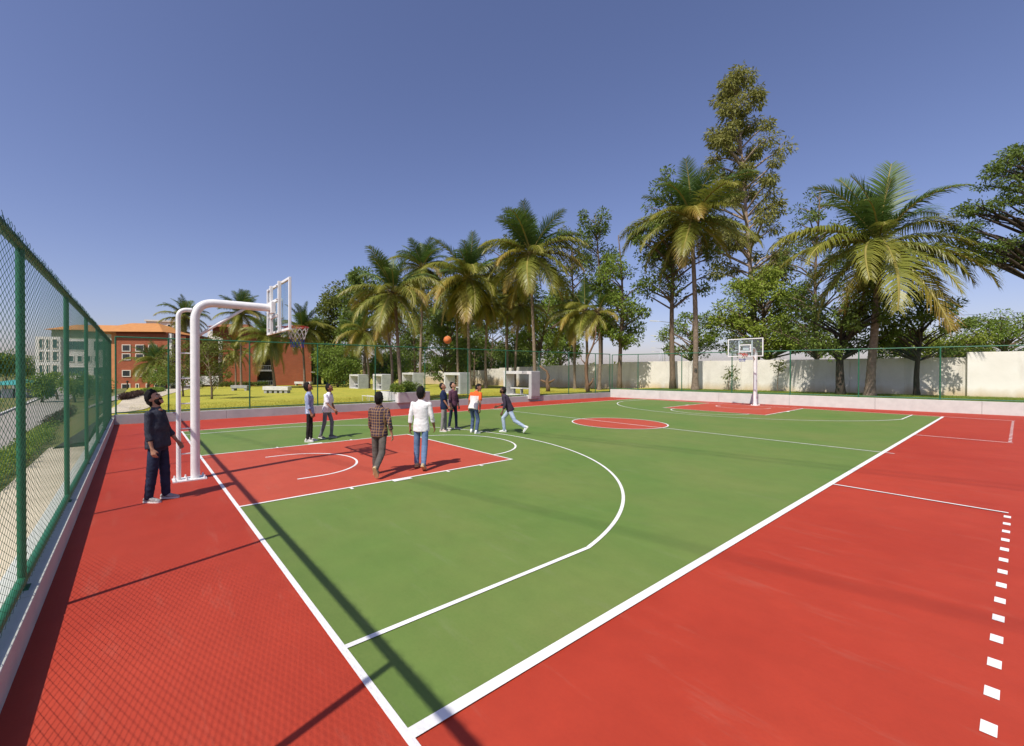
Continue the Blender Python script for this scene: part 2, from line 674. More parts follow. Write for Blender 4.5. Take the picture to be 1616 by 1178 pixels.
fence('nearest tall green chain-link fence running past the man by the hoop post', (-2.95, -2.035, 0), (1, 0), [-0.75 + 0.0] + [0.0 + 3.0 * k for k in range(1, 9)], KS, 3.15, 0.040, 0.06, 0.0018, 0.05, 'green chain-link fences round the court', post_r=0.030, side=1)
wposts = [2.0 + 2.985 * k for k in range(-1, 9)]
wposts = [0.05] + [1.72 + 2.985 * k for k in range(0, 10)] 
wl_ = (C1 - C0).length
wposts = [p for p in wposts if p < wl_ - 0.9] + [wl_ + 0.1]
P = C0 + wnrm * 0.14
fence('long green chain-link fence between the court and the lawn', (P.x, P.y, 0), (wv.x, wv.y), wposts, KW, 3.36, 0.027, 0.06, 0.0016, 0.0, 'green chain-link fences round the court')
nv = Vector((PX1 - C1.x, yn(PX1) - C1.y, 0)).normalized()
nposts = [0.05] + [2.05 + 3.03 * k for k in range(0, 8)]
fence('green chain-link fence behind the far hoop, in front of the white boundary wall', (C1.x - .02, C1.y + .16, 0), (nv.x, nv.y), nposts, KN, 3.30, 0.027, 0.06, 0.0016, 0.0, 'green chain-link fences round the court')

# ------------------------------------------------------------------ basketball hoops
M_white = mat('white_steel_paint', (0.80, 0.79, 0.77), (0.72, 0.71, 0.69), scale=6, rough=0.35, spec=0.5, bump=0.02, bscale=60)
M_board = glass('backboard_glass', (0.88, 0.93, 0.94))
M_rim = mat('rim_red_paint', (0.62, 0.035, 0.02), (0.5, 0.03, 0.02), scale=20, rough=0.4, spec=0.5)
M_net = mat('net_cord_white', (0.75, 0.72, 0.66))
M_netb = mat('net_cord_blue', (0.03, 0.06, 0.32))
M_netr = mat('net_cord_red', (0.55, 0.05, 0.04))
M_bolt = mat('bolt_steel', (0.62, 0.61, 0.60), rough=0.35, metallic=0.4)


def bend(p0, p1, p2, r, n=10):
    """polyline p0->p1->p2 with a rounded corner"""
    p0, p1, p2 = map(Vector, (p0, p1, p2))
    a = (p0 - p1).normalized()
    b = (p2 - p1).normalized()
    out = [p0]
    A, B = p1 + a * r, p1 + b * r
    for k in range(n + 1):
        t = k / n
        out.append(A * (1 - t) ** 2 + p1 * 2 * t * (1 - t) + B * t * t)
    out.append(p2)
    return out


def hoop(label, loc, rz, net_hi, net_lo):
    """origin at baseline centre on the floor, +y into the court"""
    t = thing('basketball_hoop', label, 'basketball hoop', loc, rz, 'basketball hoops')
    o = MB().tube(bend((0, -0.35, 0.012), (0, -0.35, 3.42), (0, 1.02, 3.42), 0.36, 14), 0.080, 24).build('main_post', M_white, t, True)
    shade(o, 50)
    o = MB().tube(bend((0, -0.62, 0.012), (0, -0.62, 3.25), (0, -0.40, 3.25), 0.16, 8), 0.040, 16).build('ladder_pipe', M_white, t, True)
    shade(o, 50)
    rm = MB().tube([(0, -0.60, 0), (0, -0.42, 0)], 0.013, 8).mesh('rung', M_white, True)
    for z in (0.5, 0.98, 1.46, 1.94, 2.42):
        link('rung', rm, t).location = (0, 0, z)
    o = MB().tube([(0, -0.28, 2.78), (0, 0.52, 3.36)], 0.028, 12).build('brace', M_white, t, True)
    pl = MB().box(-0.17, 0.17, -0.72, -0.17, 0.0, 0.02).build('base_plate', M_white, t)
    bm = MB().tube([(0, 0, 0.02), (0, 0, 0.05)], 0.022, 6).tube([(0, 0, 0.05), (0, 0, 0.075)], 0.012, 8).mesh('bolt', M_white)
    for x, y in ((-.13, -.68), (.13, -.68), (-.13, -.21), (.13, -.21), (-.13, -.5), (.13, -.5)):
        link('bolt', bm, pl).location = (x, y, 0)
    # board
    fr = MB()
    yb, zt, zb = 1.20, 3.95, 2.90
    w = 0.05
    fr.box(-.9, .9, yb - .05, yb, zt - w, zt).box(-.9, .9, yb - .05, yb, zb, zb + w)
    fr.box(-.9, -.9 + w, yb - .05, yb, zb + w, zt - w).box(.9 - w, .9, yb - .05, yb, zb + w, zt - w)
    o = fr.build('board_frame', M_white, t)
    bev(o, 0.006)
    o = MB().box(-.85, .85, yb - .022, yb - .010, zb + w, zt - w).build('glass_panel', M_board, t)
    tg = MB()
    tw, zc = 0.045, 3.05 + 0.12
    tg.box(-.295, .295, yb - .009, yb - .005, 3.565, 3.61).box(-.295, .295, yb - .009, yb - .005, 3.16, 3.205)
    tg.box(-.295, -.25, yb - .009, yb - .005, 3.205, 3.565).box(.25, .295, yb - .009, yb - .005, 3.205, 3.565)
    tg.build('target_square', M_white, t)
    sup = MB()
    for x in (-.33, .33):
        sup.box(x - .03, x + .03, yb - .115, yb - .052, zb + .003, zt - .003)
    sup.box(-.3, .3, yb - .115, yb - .065, 3.22, 3.28).box(-.3, .3, yb - .115, yb - .065, 3.54, 3.60)
    sup.box(-.16, .16, 1.0, yb - .117, 3.30, 3.54)
    o = sup.build('mounting_frame', M_white, t)
    bev(o, 0.005)
    for x in (-.33, .33):
        for z in (3.0, 3.25, 3.57, 3.85):
            o = MB().tube([(x, yb - .15, z), (x, yb - .11, z)], 0.018, 6).build('bolt', M_bolt, t)
    # ring
    yc = yb + 0.15 + 0.225
    ring_ = [(0.234 * math.cos(2 * math.pi * k / 40), yc + 0.234 * math.sin(2 * math.pi * k / 40), 3.05) for k in range(41)]
    rb = MB().tube(ring_, 0.011, 8, cap=False)
    rb.tube([(-.10, yb + .01, 3.035), (-.14, yc - .16, 3.042)], 0.010, 6).tube([(.10, yb + .01, 3.035), (.14, yc - .16, 3.042)], 0.010, 6)
    rb.box(-.13, .13, yb + .002, yb + .014, 2.93, 3.07).box(-.05, .05, yb + .014, yb + .17, 3.025, 3.04)
    rb.tube([(0, yb + .01, 2.95), (0, yb + .15, 3.03)], 0.011, 6)
    ro = rb.build('rim', M_rim, t, True)
    shade(ro, 40)
    # net: crossing cords drawn between levels
    nb, nb2 = MB(), MB()
    levels = [(3.04, .234), (2.96, .205), (2.87, .175), (2.78, .152), (2.69, .138), (2.60, .135)]
    n = 12

    def pt(l, k):
        z, r_ = levels[l]
        an = 2 * math.pi * (k + 0.5 * (l % 2)) / n
        return Vector((r_ * math.cos(an), yc + r_ * math.sin(an), z))
    for l in range(5):
        tgt = nb if l < 3 else nb2
        for k in range(n):
            off = 0 if l % 2 == 0 else 1
            for j in (k + off - 1, k + off):
                a_, b_ = pt(l, k), pt(l + 1, j)
                c_ = (a_ + b_) / 2 + Vector((0, 0, -0.008))
                tgt.tube([a_, c_, b_], 0.0042, 4, cap=False)
    nb.build('net', net_hi, ro)
    nb2.build('net_hem', net_lo, ro)
    return t


hoop('tall white basketball hoop beside the bearded man, backboard seen from behind', (7.5, 0, 0), 0, M_net, M_netb)
hoop('distant white basketball hoop in front of the far boundary wall', (7.5, 28, 0), math.pi, M_net, M_netb)

# ------------------------------------------------------------------ basketball
def ball_mat():
    m = mat('basketball_leather', (0.62, 0.19, 0.045), (0.52, 0.15, 0.035), scale=60, rough=0.6, bump=0.4, bscale=900, spec=0.3)
    return m


bt = thing('basketball', 'orange basketball in the air above the players', 'basketball', (6.74, 6.19, 3.01))
MB().sphere((0, 0, 0), .121, .121, .121, 32, 20).build('ball_skin', ball_mat(), bt, True)
sm = mat('basketball_seam', (0.05, 0.03, 0.02), rough=0.7)
sb = MB()
for ax in range(3):
    pts = []
    for k in range(49):
        a = 2 * math.pi * k / 48
        q = [0, 0, 0]
        q[ax] = 0.035 * math.sin(2 * a) if ax == 2 else 0
        q[(ax + 1) % 3], q[(ax + 2) % 3] = math.cos(a), math.sin(a)
        v = Vector(q).normalized() * 0.1205
        v.rotate(Matrix.Rotation(0.6, 3, 'X'))
        pts.append(v)
    sb.tube(pts, 0.0026, 5, cap=False)
sb.build('seam', sm, bt)
# ------------------------------------------------------------------ people
def remeshed(name, mb, voxel, m, parent, disp=None, iters=1, sm=True):
    """fuse the overlapping closed shells of mb into one continuous surface"""
    me = mb.mesh('tmp')
    o = bpy.data.objects.new('tmp', me)
    COL.objects.link(o)
    md = o.modifiers.new('r', 'REMESH')
    md.mode = 'VOXEL'
    md.voxel_size = voxel
    md.adaptivity = 0
    if iters:
        s_ = o.modifiers.new('s', 'SMOOTH')
        s_.factor = 0.5
        s_.iterations = iters
    dg = bpy.context.evaluated_depsgraph_get()
    dg.update()
    res = bpy.data.meshes.new_from_object(o.evaluated_get(dg))
    bpy.data.objects.remove(o)
    bpy.data.meshes.remove(me)
    res.name = name
    if disp:
        n = len(res.vertices)
        co = np.empty(n * 3, np.float32)
        no = np.empty(n * 3, np.float32)
        res.vertices.foreach_get('co', co)
        res.vertices.foreach_get('normal', no)
        co, no = co.reshape(-1, 3), no.reshape(-1, 3)
        d = np.array([disp(Vector(p)) for p in co], np.float32)
        co = co + no * d[:, None]
        res.vertices.foreach_set('co', co.ravel())
    res.materials.clear()
    res.materials.append(m)
    if sm:
        res.polygons.foreach_set('use_smooth', [True] * len(res.polygons))
    res.update()
    return link(name, res, parent)


SKIN = {}


def skin(k, c):
    return mat('skin_' + k, c, tuple(x * 0.8 for x in c), scale=9, rough=0.5, spec=0.35, bump=0.06, bscale=200)


def cloth(name, a, b=None, scale=8, rough=0.9, bscale=700, bump=0.25):
    return mat(name, a, b or tuple(x * 0.8 for x in a), scale=scale, rough=rough, bump=bump, bscale=bscale, spec=0.15, detail=7)


def plaid(name, base, stripe, stripe2, per):
    """woven check: two sets of bands laid round the body and up it"""
    m = bpy.data.materials.new(name)
    m.use_nodes = True
    n, l = m.node_tree.nodes, m.node_tree.links
    b = n['Principled BSDF']
    b.inputs['Roughness'].default_value = 0.9
    b.inputs['Specular IOR Level'].default_value = 0.15
    tc = n.new('ShaderNodeTexCoord')
    sp = n.new('ShaderNodeSeparateXYZ')
    l.new(tc.outputs['Object'], sp.inputs[0])

    def math_(op, a_, b_=None):
        q = n.new('ShaderNodeMath')
        q.operation = op
        for i, w in enumerate((a_, b_)):
            if w is None:
                continue
            if isinstance(w, (int, float)):
                q.inputs[i].default_value = w
            else:
                l.new(w, q.inputs[i])
        return q.outputs[0]
    # x measured along the cloth as it turns round the sides
    xx = math_('ADD', sp.outputs['X'], math_('MULTIPLY', math_('ABSOLUTE', sp.outputs['Y']), 0.55))

    def bands(src, off, wid):
        f = math_('FRACT', math_('ADD', math_('DIVIDE', src, per), off + 40.0))
        return math_('LESS_THAN', f, wid)
    v1, h1 = bands(xx, 0.0, 0.16), bands(sp.outputs['Z'], 0.0, 0.16)
    v2, h2 = bands(xx, 0.42, 0.34), bands(sp.outputs['Z'], 0.42, 0.34)
    col = base + (1,)
    prev = None
    for fac, c, k in ((v2, stripe2, .55), (h2, stripe2, .55), (v1, stripe, .68), (h1, stripe, .68)):
        mx = n.new('ShaderNodeMix')
        mx.data_type = 'RGBA'
        l.new(math_('MULTIPLY', fac, k), mx.inputs[0])
        if prev is None:
            mx.inputs[6].default_value = col
        else:
            l.new(prev, mx.inputs[6])
        mx.inputs[7].default_value = tuple(c) + (1,)
        prev = mx.outputs[2]
    l.new(prev, b.inputs['Base Color'])
    nb = n.new('ShaderNodeTexNoise')
    nb.inputs['Scale'].default_value = 500
    bp = n.new('ShaderNodeBump')
    bp.inputs['Strength'].default_value = 0.2
    bp.inputs['Distance'].default_value = 0.01
    l.new(tc.outputs['Object'], nb.inputs['Vector'])
    l.new(nb.outputs['Fac'], bp.inputs['Height'])
    l.new(bp.outputs[0], b.inputs['Normal'])
    return m


def two_tone(name, back, yoke, z0, front):
    """pale back panel, coloured yoke and sleeves"""
    m = cloth(name, back)
    n, l = m.node_tree.nodes, m.node_tree.links
    b = n['Principled BSDF']
    src = b.inputs['Base Color'].links[0].from_socket
    tc = n.new('ShaderNodeTexCoord')
    sp = n.new('ShaderNodeSeparateXYZ')
    l.new(tc.outputs['Object'], sp.inputs[0])

    def gt(s_, v):
        q = n.new('ShaderNodeMath')
        q.operation = 'GREATER_THAN'
        q.inputs[1].default_value = v
        l.new(s_, q.inputs[0])
        return q.outputs[0]
    ab = n.new('ShaderNodeMath')
    ab.operation = 'ABSOLUTE'
    l.new(sp.outputs['X'], ab.inputs[0])
    mxm = n.new('ShaderNodeMath')
    mxm.operation = 'MAXIMUM'
    l.new(gt(sp.outputs['Z'], z0), mxm.inputs[0])
    l.new(gt(ab.outputs[0], 0.172), mxm.inputs[1])
    mx = n.new('ShaderNodeMix')
    mx.data_type = 'RGBA'
    l.new(mxm.outputs[0], mx.inputs[0])
    l.new(src, mx.inputs[6])
    mx.inputs[7].default_value = tuple(yoke) + (1,)
    l.new(mx.outputs[2], b.inputs['Base Color'])
    return m


M_hair = mat('black_hair', (0.006, 0.005, 0.0045), (0.013, 0.010, 0.009), scale=60, rough=0.55, spec=0.22, bump=0.8, bscale=240, stretch=(1, 1, 0.3))
M_eyew = mat('eye_white', (0.7, 0.68, 0.64), rough=0.25)
M_eyeb = mat('eye_iris', (0.02, 0.012, 0.008), rough=0.2)
M_solew = mat('shoe_sole_white', (0.72, 0.71, 0.68), rough=0.7)
M_soletan = mat('shoe_sole_tan', (0.55, 0.40, 0.2), (0.48, 0.34, 0.17), rough=0.7, scale=20)


def Rx(a):
    return Matrix.Rotation(rad(a), 3, 'X')


def Rz(a):
    return Matrix.Rotation(rad(a), 3, 'Z')


def Ry(a):
    return Matrix.Rotation(rad(a), 3, 'Y')


def limb(mb, a, b, r0, r1, front, n=14, bulge=0.0, steps=5, flat=1.0, wr=0.0, rng=None, ext=(0.0, 0.0)):
    a, b = Vector(a), Vector(b)
    t = (b - a).normalized()
    a, b = a - t * ext[0], b + t * ext[1]
    f = Vector(front) - t * t.dot(Vector(front))
    f.normalize()
    s_ = t.cross(f)
    rings = []
    for i in range(steps + 1):
        k = i / steps
        r = r0 + (r1 - r0) * k + bulge * math.sin(math.pi * min(1, k * 1.35)) * (1 if k < 0.74 else 0.2)
        if wr and rng and 0 < i < steps:
            r *= 1 + rng.uniform(-wr, wr)
        rings.append((a + (b - a) * k, s_ * r, f * r * flat))
    mb.loft(rings, n)
    mb.sphere(a, r0, r0, r0, n, 8)
    mb.sphere(b, r1, r1, r1, n, 8)


def person(label, loc, face, H, skin_c, hair='short', beard=False, shirt=None, trousers=None, shoe=None, sole=None,
           sleeve='half', hem=0.84, lean=0, lean_side=0, twist=0, head=(0, 0, 0), legs=((0, 2, 0, 0), (0, 2, 0, 0)),
           arms=((0, 6, 10), (0, 6, 10)), curl=35, cuff=None, bulk=1.0, trouser_w=1.0, seed=1, collar=True, belt=None, stripe=None):
    """face: direction the body faces, degrees clockwise from the camera's forward direction.
    legs: (left, right) of (thigh forward, abduction, knee bend, heel lift)
    arms: (left, right) of (upper arm forward, outward, elbow bend)"""
    rng = random.Random(seed)
    th = rad(face)
    fw = FWD * math.cos(th) + RIGHT * math.sin(th)
    yaw = math.atan2(-fw.x, fw.y)
    t = thing('person', label, 'person', (loc[0], loc[1], 0), yaw)
    s = H / 1.74
    front = Vector((0, 1, 0))
    # ---- skeleton
    pel = Vector((0, 0, 0.955))
    TR = Rz(twist) @ Ry(lean_side) @ Rx(-lean)

    def tp(x, y, z):                     # torso point given upright
        return pel + TR @ (Vector((x, y, z)) - pel)
    tx, ty = TR @ Vector((1, 0, 0)), TR @ Vector((0, 1, 0))
    J = {}
    lowest = 9
    for i, sg in ((0, -1), (1, 1)):
        fl, ab, kn, hl = legs[i]
        hip = pel + Vector((sg * 0.088, 0, -0.035))
        d = Ry(-sg * ab) @ (Rx(fl) @ Vector((0, 0, -1)))
        knee = hip + d * 0.425
        d2 = Ry(-sg * ab * 0.4) @ (Rx(fl - kn) @ Vector((0, 0, -1)))
        ank = knee + d2 * 0.415
        pitch = hl
        J[i] = (hip, knee, ank, pitch, d, d2)
        toe = ank + Rx(-pitch) @ Vector((0, 0.16, -0.08))
        heel = ank + Rx(-pitch) @ Vector((0, -0.06, -0.08))
        lowest = min(lowest, toe.z, heel.z)
    drop = Vector((0, 0, -lowest))
    pel0 = pel.copy()

    def W_(p):
        return (Vector(p) + drop) * s

    body, sh, tr = MB(), MB(), MB()
    # ---- torso under the shirt
    B = bulk

    def ring(z, a, b, y=0.0):
        return (W_(tp(0, y, z)), tx * a * s, ty * b * s)
    body.loft([ring(0.88, .14, .095), ring(0.98, .145, .10), ring(1.10, .13 * B, .095 * B), ring(1.26, .15, .105), ring(1.38, .16, .095), ring(1.45, .10, .07), ring(1.49, .058, .06, .005), ring(1.56, .054, .058, .018)], 18)
    # ---- head
    hp, hy, hr = head
    neck = tp(0, 0.012, 1.535)
    HR = TR @ Rz(-hy) @ Rx(hp) @ Ry(hr)

    def hpnt(x, y, z):                   # head space: origin at the neck top, z up, y forward
        return W_(neck + HR @ Vector((x, y, z)) * 1.08)
    HC = Vector((0, 0.018, 0.10))

    def skull(d):
        k = 1.0
        if d.z < 0:                      # narrow towards the chin
            k -= 0.12 * (-d.z) ** 1.2 * (1 if d.y > 0 else 0.4)
        if d.y > 0.3:
            k *= 1 + 0.03 * max(0, -d.z)
        return k
    hb = MB().sphere((0, 0, 0), .076, .096, .118, 28, 18, skull)
    hv = [hpnt(*(HC + Vector(v))) for v in hb.v]
    body.add(hv, hb.f)

    def hsph(c, rx, ry, rz, n=10, m=8, tgt=body):
        q = MB().sphere((0, 0, 0), rx, ry, rz, n, m)
        tgt.add([hpnt(*(Vector(c) + Vector(v))) for v in q.v], q.f)
    hsph((0, .098, .012), .032, .026, .028)          # chin
    hsph((0, .085, .045), .050, .036, .045)          # jaw and mouth
    hsph((0, .120, .078), .017, .018, .014)          # nose tip
    q = MB().tube([Vector((0, .108, .128)), Vector((0, .114, .10)), Vector((0, .122, .08))], [.010, .012, .014], 10)
    body.add([hpnt(*v) for v in q.v], q.f)
    hsph((0, .112, .042), .024, .012, .009)          # lips
    hsph((0, .098, .135), .050, .016, .011)          # brow
    for sg in (-1, 1):
        hsph((sg * .040, .088, .085), .026, .022, .022)      # cheek
        hsph((sg * .079, .008, .092), .010, .022, .032)      # ear
    q = MB().tube([Vector((0, -.015, -.10)), Vector((0, -.008, -.03)), Vector((0, .01, .05))], [.060, .055, .056], 16)
    body.add([hpnt(*v) for v in q.v], q.f)
    # ---- arms and hands
    for i, sg in ((0, -1), (1, 1)):
        fl, ab, el = arms[i]
        S = tp(sg * 0.185, -0.005, 1.405)
        d = TR @ (Ry(-sg * ab) @ (Rx(fl) @ Vector((0, 0, -1))))
        E = S + d * 0.295
        d2 = TR @ (Ry(-sg * ab * 0.5) @ (Rx(fl + el) @ Vector((0, 0, -1))))
        Wp = E + d2 * 0.255
        fr = d2.cross(Vector((1, 0, 0)))
        fr = -fr if fr.y < 0 else fr
        limb(body, W_(S), W_(E), .044 * s, .037 * s, front, wr=0)
        limb(body, W_(E), W_(Wp), .038 * s, .026 * s, front, bulge=.006 * s, flat=0.85)
        # hand: palm faces the thigh
        side = Vector((-sg, 0, 0))
        side = (side - d2 * d2.dot(side)).normalized()           # towards the body
        fwd = d2.cross(side)
        if fwd.y < 0:
            fwd = -fwd
        pc = Wp + d2 * 0.05
        body.loft([(W_(Wp - d2 * .01), fwd * .026 * s, side * .019 * s), (W_(Wp + d2 * .03), fwd * .036 * s, side * .018 * s),
                   (W_(Wp + d2 * .07), fwd * .041 * s, side * .016 * s), (W_(Wp + d2 * .095), fwd * .039 * s, side * .014 * s)], 12)
        for f_, (off, ln) in enumerate(((.030, .072), (.010, .080), (-.010, .075), (-.030, .060))):
            p = Wp + d2 * .088 + fwd * off
            c1 = rad(curl * (0.55 + 0.15 * f_))
            v1 = d2 * math.cos(c1) + side * math.sin(c1)
            c2 = c1 + rad(curl * 0.8)
            v2 = d2 * math.cos(c2) + side * math.sin(c2)
            c3 = c2 + rad(curl * 0.5)
            v3 = d2 * math.cos(c3) + side * math.sin(c3)
            p1 = p + v1 * ln * .45
            p2 = p1 + v2 * ln * .32
            p3 = p2 + v3 * ln * .23
            body.tube([W_(p - v1 * .02), W_(p1), W_(p2), W_(p3)], [.0098 * s, .0094 * s, .0086 * s, .0072 * s], 8)
        tb = Wp + d2 * .03 + fwd * .026 + side * .006
        tv = (d2 * .75 + fwd * .55 + side * .35).normalized()
        tv2 = (d2 * .95 + fwd * .15 + side * .4).normalized()
        body.tube([W_(tb), W_(tb + tv * .036), W_(tb + tv * .036 + tv2 * .032)], [.013 * s, .0105 * s, .0085 * s], 8)
        # sleeve
        fl_w = 0.035
        if sleeve == 'short':
            limb(sh, W_(S), W_(S + d * .21), .060 * s, .064 * s, front, wr=fl_w, rng=rng, steps=6)
        else:
            limb(sh, W_(S), W_(E), .055 * s, .049 * s, front, wr=fl_w, rng=rng, steps=9)
            end = .10 if sleeve == 'half' else (.03 if sleeve == 'elbow' else .235)
            limb(sh, W_(E), W_(E + d2 * end), .049 * s, (.046 if end < .2 else .038) * s, front, wr=fl_w, rng=rng, steps=5)
            if end < .2:         # the rolled cuff
                sh.loft([(W_(E + d2 * (end - .03)), fwd * .050 * s, side * .050 * s), (W_(E + d2 * (end + .022)), fwd * .051 * s, side * .051 * s)], 14)
    # ---- shirt
    hz = hem
    sh.loft([ring(hz, .180 * B, .134 * B), ring(hz + .04, .181 * B, .135 * B), ring(.97, .176 * B, .130 * B), ring(1.08, .160 * B, .118 * B, .004), ring(1.20, .168 * B, .128 * B, .006),
             ring(1.31, .176, .132, .004), ring(1.39, .180, .115), ring(1.435, .145, .088), ring(1.47, .085, .074)], 24)
    for sg in (-1, 1):
        sh.sphere(W_(tp(sg * .168, -.005, 1.40)), .059 * s, .060 * s, .056 * s, 14, 10)
    if collar:
        cr_ = []
        sh.loft([ring(1.455, .080, .080, .006), ring(1.485, .070, .074, .010), ring(1.512, .066, .070, .014)], 18)
    # ---- legs and trousers
    tw = trouser_w
    tr.loft([(W_(pel + TR @ Vector((0, 0, .075))), tx * .150 * s * B, ty * .108 * s * B), (W_(pel), Vector((1, 0, 0)) * .152 * s * B, front * .106 * s * B),
             (W_(pel + Vector((0, -.005, -.07))), Vector((1, 0, 0)) * .156 * s * B, front * .110 * s * B), (W_(pel + Vector((0, 0, -.14))), Vector((1, 0, 0)) * .14 * s, front * .10 * s)], 20)
    for i, sg in ((0, -1), (1, 1)):
        hip, knee, ank, pitch, d, d2 = J[i]
        limb(body, W_(hip), W_(knee), .070 * s, .048 * s, front)
        limb(body, W_(knee), W_(ank), .048 * s, .034 * s, front, bulge=.008 * s)
        limb(tr, W_(hip), W_(knee), .080 * s * (0.5 + 0.5 * tw) * min(B, 1.06), .066 * s * tw, front, wr=.02, rng=rng, steps=9)
        limb(tr, W_(knee), W_(ank + d2 * -.005), .066 * s * tw, .052 * s * tw, front, wr=.035, rng=rng, steps=10)
        fr_ = Rx(-pitch)
        fy, fz = fr_ @ Vector((0, 1, 0)), fr_ @ Vector((0, 0, 1))
        out_ = Rz(-sg * 7)
        fy = out_ @ fy

        def fp(y, z):
            return W_(ank + fy * y + fz * z)
        X = Vector((1, 0, 0))
        X = (X - fy * fy.dot(X)).normalized() * s
        Zv = fz * s
        body.loft([(fp(-.03, -.03), X * .028, Zv * .03), (fp(.05, -.05), X * .034, Zv * .02), (fp(.13, -.06), X * .036, Zv * .014)], 10)
        so = thing_part = None
        shm = MB()
        shm.loft([(fp(-.078, -.040), X * .022, Zv * .026), (fp(-.062, -.036), X * .036, Zv * .036), (fp(-.02, -.018), X * .041, Zv * .050), (fp(.03, -.026), X * .043, Zv * .044),
                  (fp(.09, -.042), X * .047, Zv * .030), (fp(.14, -.050), X * .046, Zv * .024), (fp(.172, -.054), X * .036, Zv * .019), (fp(.19, -.057), X * .018, Zv * .010)], 14)
        shm.tube([fp(-.012, -.02), fp(-.012, .035)], [.046 * s, .043 * s], 14)
        so = shm.build('shoe', shoe, t, True)
        sl = MB()
        prof = [(-.082, .018), (-.065, .037), (-.02, .040), (.04, .042), (.10, .050), (.15, .046), (.18, .034), (.195, .012)]
        vs_, k = [], len(prof)
        for zz in (-.082, -.060):
            vs_ += [fp(y, zz) + X * w for y, w in prof] + [fp(y, zz) - X * w for y, w in reversed(prof)]
        m2 = 2 * k
        sl.add(vs_, [tuple(range(m2 - 1, -1, -1)), tuple(range(m2, 2 * m2))] + [(a, (a + 1) % m2, (a + 1) % m2 + m2, a + m2) for a in range(m2)])
        sl.build('sole', sole or M_solew, so)
    # ---- surfaces
    sk = skin(*skin_c)
    remeshed('body', body, 0.0085, sk, t, iters=2)

    def folds(p):
        q = Vector((p.x * 9, p.y * 9, p.z * 5))
        r = mnoise.noise(q + Vector((seed, 0, 0))) * .009
        q2 = Vector((p.x * 9 + p.z * 7, p.y * 9, p.z * 11 - p.x * 6))
        r += (0.5 - abs(mnoise.noise(q2 + Vector((0, seed * 3, 0))))) * .009 - .001
        return r
    remeshed('shirt', sh, 0.0125, shirt, t, disp=folds, iters=2)

    def folds2(p):
        q = Vector((p.x * 10, p.y * 10, p.z * 22))
        return (0.45 - abs(mnoise.noise(q + Vector((seed, 5, 0))))) * .010 * (1.2 if p.z < 0.55 * s else .7)
    remeshed('trousers', tr, 0.0125, trousers, t, disp=folds2, iters=2)
    # ---- hair: a cap over crown, back and sides
    hm = MB()
    rr = random.Random(seed + 7)
    vol = {'short': .016, 'thick': .030, 'crop': .008, 'curly': .030}[hair]

    def cap(d):
        hl = ((-1, -.80), (-.35, -.76), (-.08, -.42), (.10, -.02), (.26, .38), (.5, .60), (1, .72))
        hairline = hl[-1][1]
        for (ya, za), (yb, zb) in zip(hl[:-1], hl[1:]):
            if d.y <= yb:
                hairline = za + (zb - za) * (d.y - ya) / (yb - ya)
                break
        hairline += .16 * mnoise.noise(Vector((d.x * 7, d.y * 7, seed * 2.3)))
        k = ss(hairline - 0.16, hairline + 0.16, d.z)
        nn = mnoise.noise(Vector((d.x * 5, d.y * 5, d.z * 5 + seed * 4)))
        n2 = mnoise.noise(Vector((d.x * 16, d.y * 16, d.z * 9 + seed)))
        top = max(0, d.z)
        return 0.90 + k * (0.13 + vol * (4.5 * nn + 3 * n2 + 4 + 5 * top))
    q = MB().sphere((0, 0, 0), .076, .096, .118, 40, 28, cap)
    hm.add([hpnt(*(HC + Vector(v))) for v in q.v], q.f)
    hm.build('hair', M_hair, t, True)
    if beard:
        bm_ = MB()

        def bcap(d):
            k = ss(-.16, -.34, d.z) * ss(-.02, .16, d.y)
            side_ = ss(.5, .75, abs(d.x)) * ss(.12, -.1, d.z) * ss(.02, .1, d.y) * ss(.42, .3, d.y)
            return 0.86 + k * (0.165 + 0.03 * mnoise.noise(d * 9))
        q = MB().sphere((0, .012, -.006), .074, .098, .118, 32, 24, bcap)
        bm_.add([hpnt(*(HC + Vector(v))) for v in q.v], q.f)
        q = MB().tube([Vector((-.03, .100, .045)), Vector((-.014, .118, .058)), Vector((.014, .118, .058)), Vector((.03, .100, .045))], [.007, .008, .008, .007], 8)
        bm_.add([hpnt(*v) for v in q.v], q.f)
        bm_.build('beard', M_hair, t, True)
    for sg in (-1, 1):
        q = MB()
        hsph((sg * .032, .100, .108), .013, .010, .008, tgt=q)
        e = q.build('eye', M_eyew, t, True)
        q = MB()
        hsph((sg * .032, .1075, .108), .0062, .005, .0065, tgt=q)
        q.build('iris', M_eyeb, e, True)
        q = MB().tube([Vector((sg * .015, .116, .127)), Vector((sg * .035, .112, .134)), Vector((sg * .052, .096, .128))], [.004, .005, .003], 6)
        q.v = [hpnt(*v) for v in q.v]
        q.build('eyebrow', M_hair, t, True)
    return t


denim_d = cloth('dark_denim', (0.034, 0.045, 0.085), (0.016, 0.020, 0.038), scale=5)
denim_b = cloth('blue_denim', (0.16, 0.24, 0.38), (0.09, 0.15, 0.27), scale=4)
denim_m = cloth('mid_denim', (0.10, 0.14, 0.24), (0.05, 0.075, 0.14), scale=4)
denim_l = cloth('light_denim', (0.48, 0.56, 0.68), (0.30, 0.38, 0.52), scale=4)
grey_tr = cloth('grey_trousers', (0.13, 0.115, 0.10), (0.09, 0.08, 0.07), scale=6)
grey_lt = cloth('light_grey_trousers', (0.27, 0.25, 0.24), (0.2, 0.18, 0.18), scale=6)
grey_jean = cloth('faded_grey_jeans', (0.20, 0.20, 0.22), (0.12, 0.12, 0.13), scale=4)
black_tr = cloth('black_trousers', (0.016, 0.014, 0.014), (0.03, 0.026, 0.024), scale=6)
sh_navy = cloth('charcoal_shirt', (0.052, 0.055, 0.072), (0.034, 0.036, 0.05), scale=9)
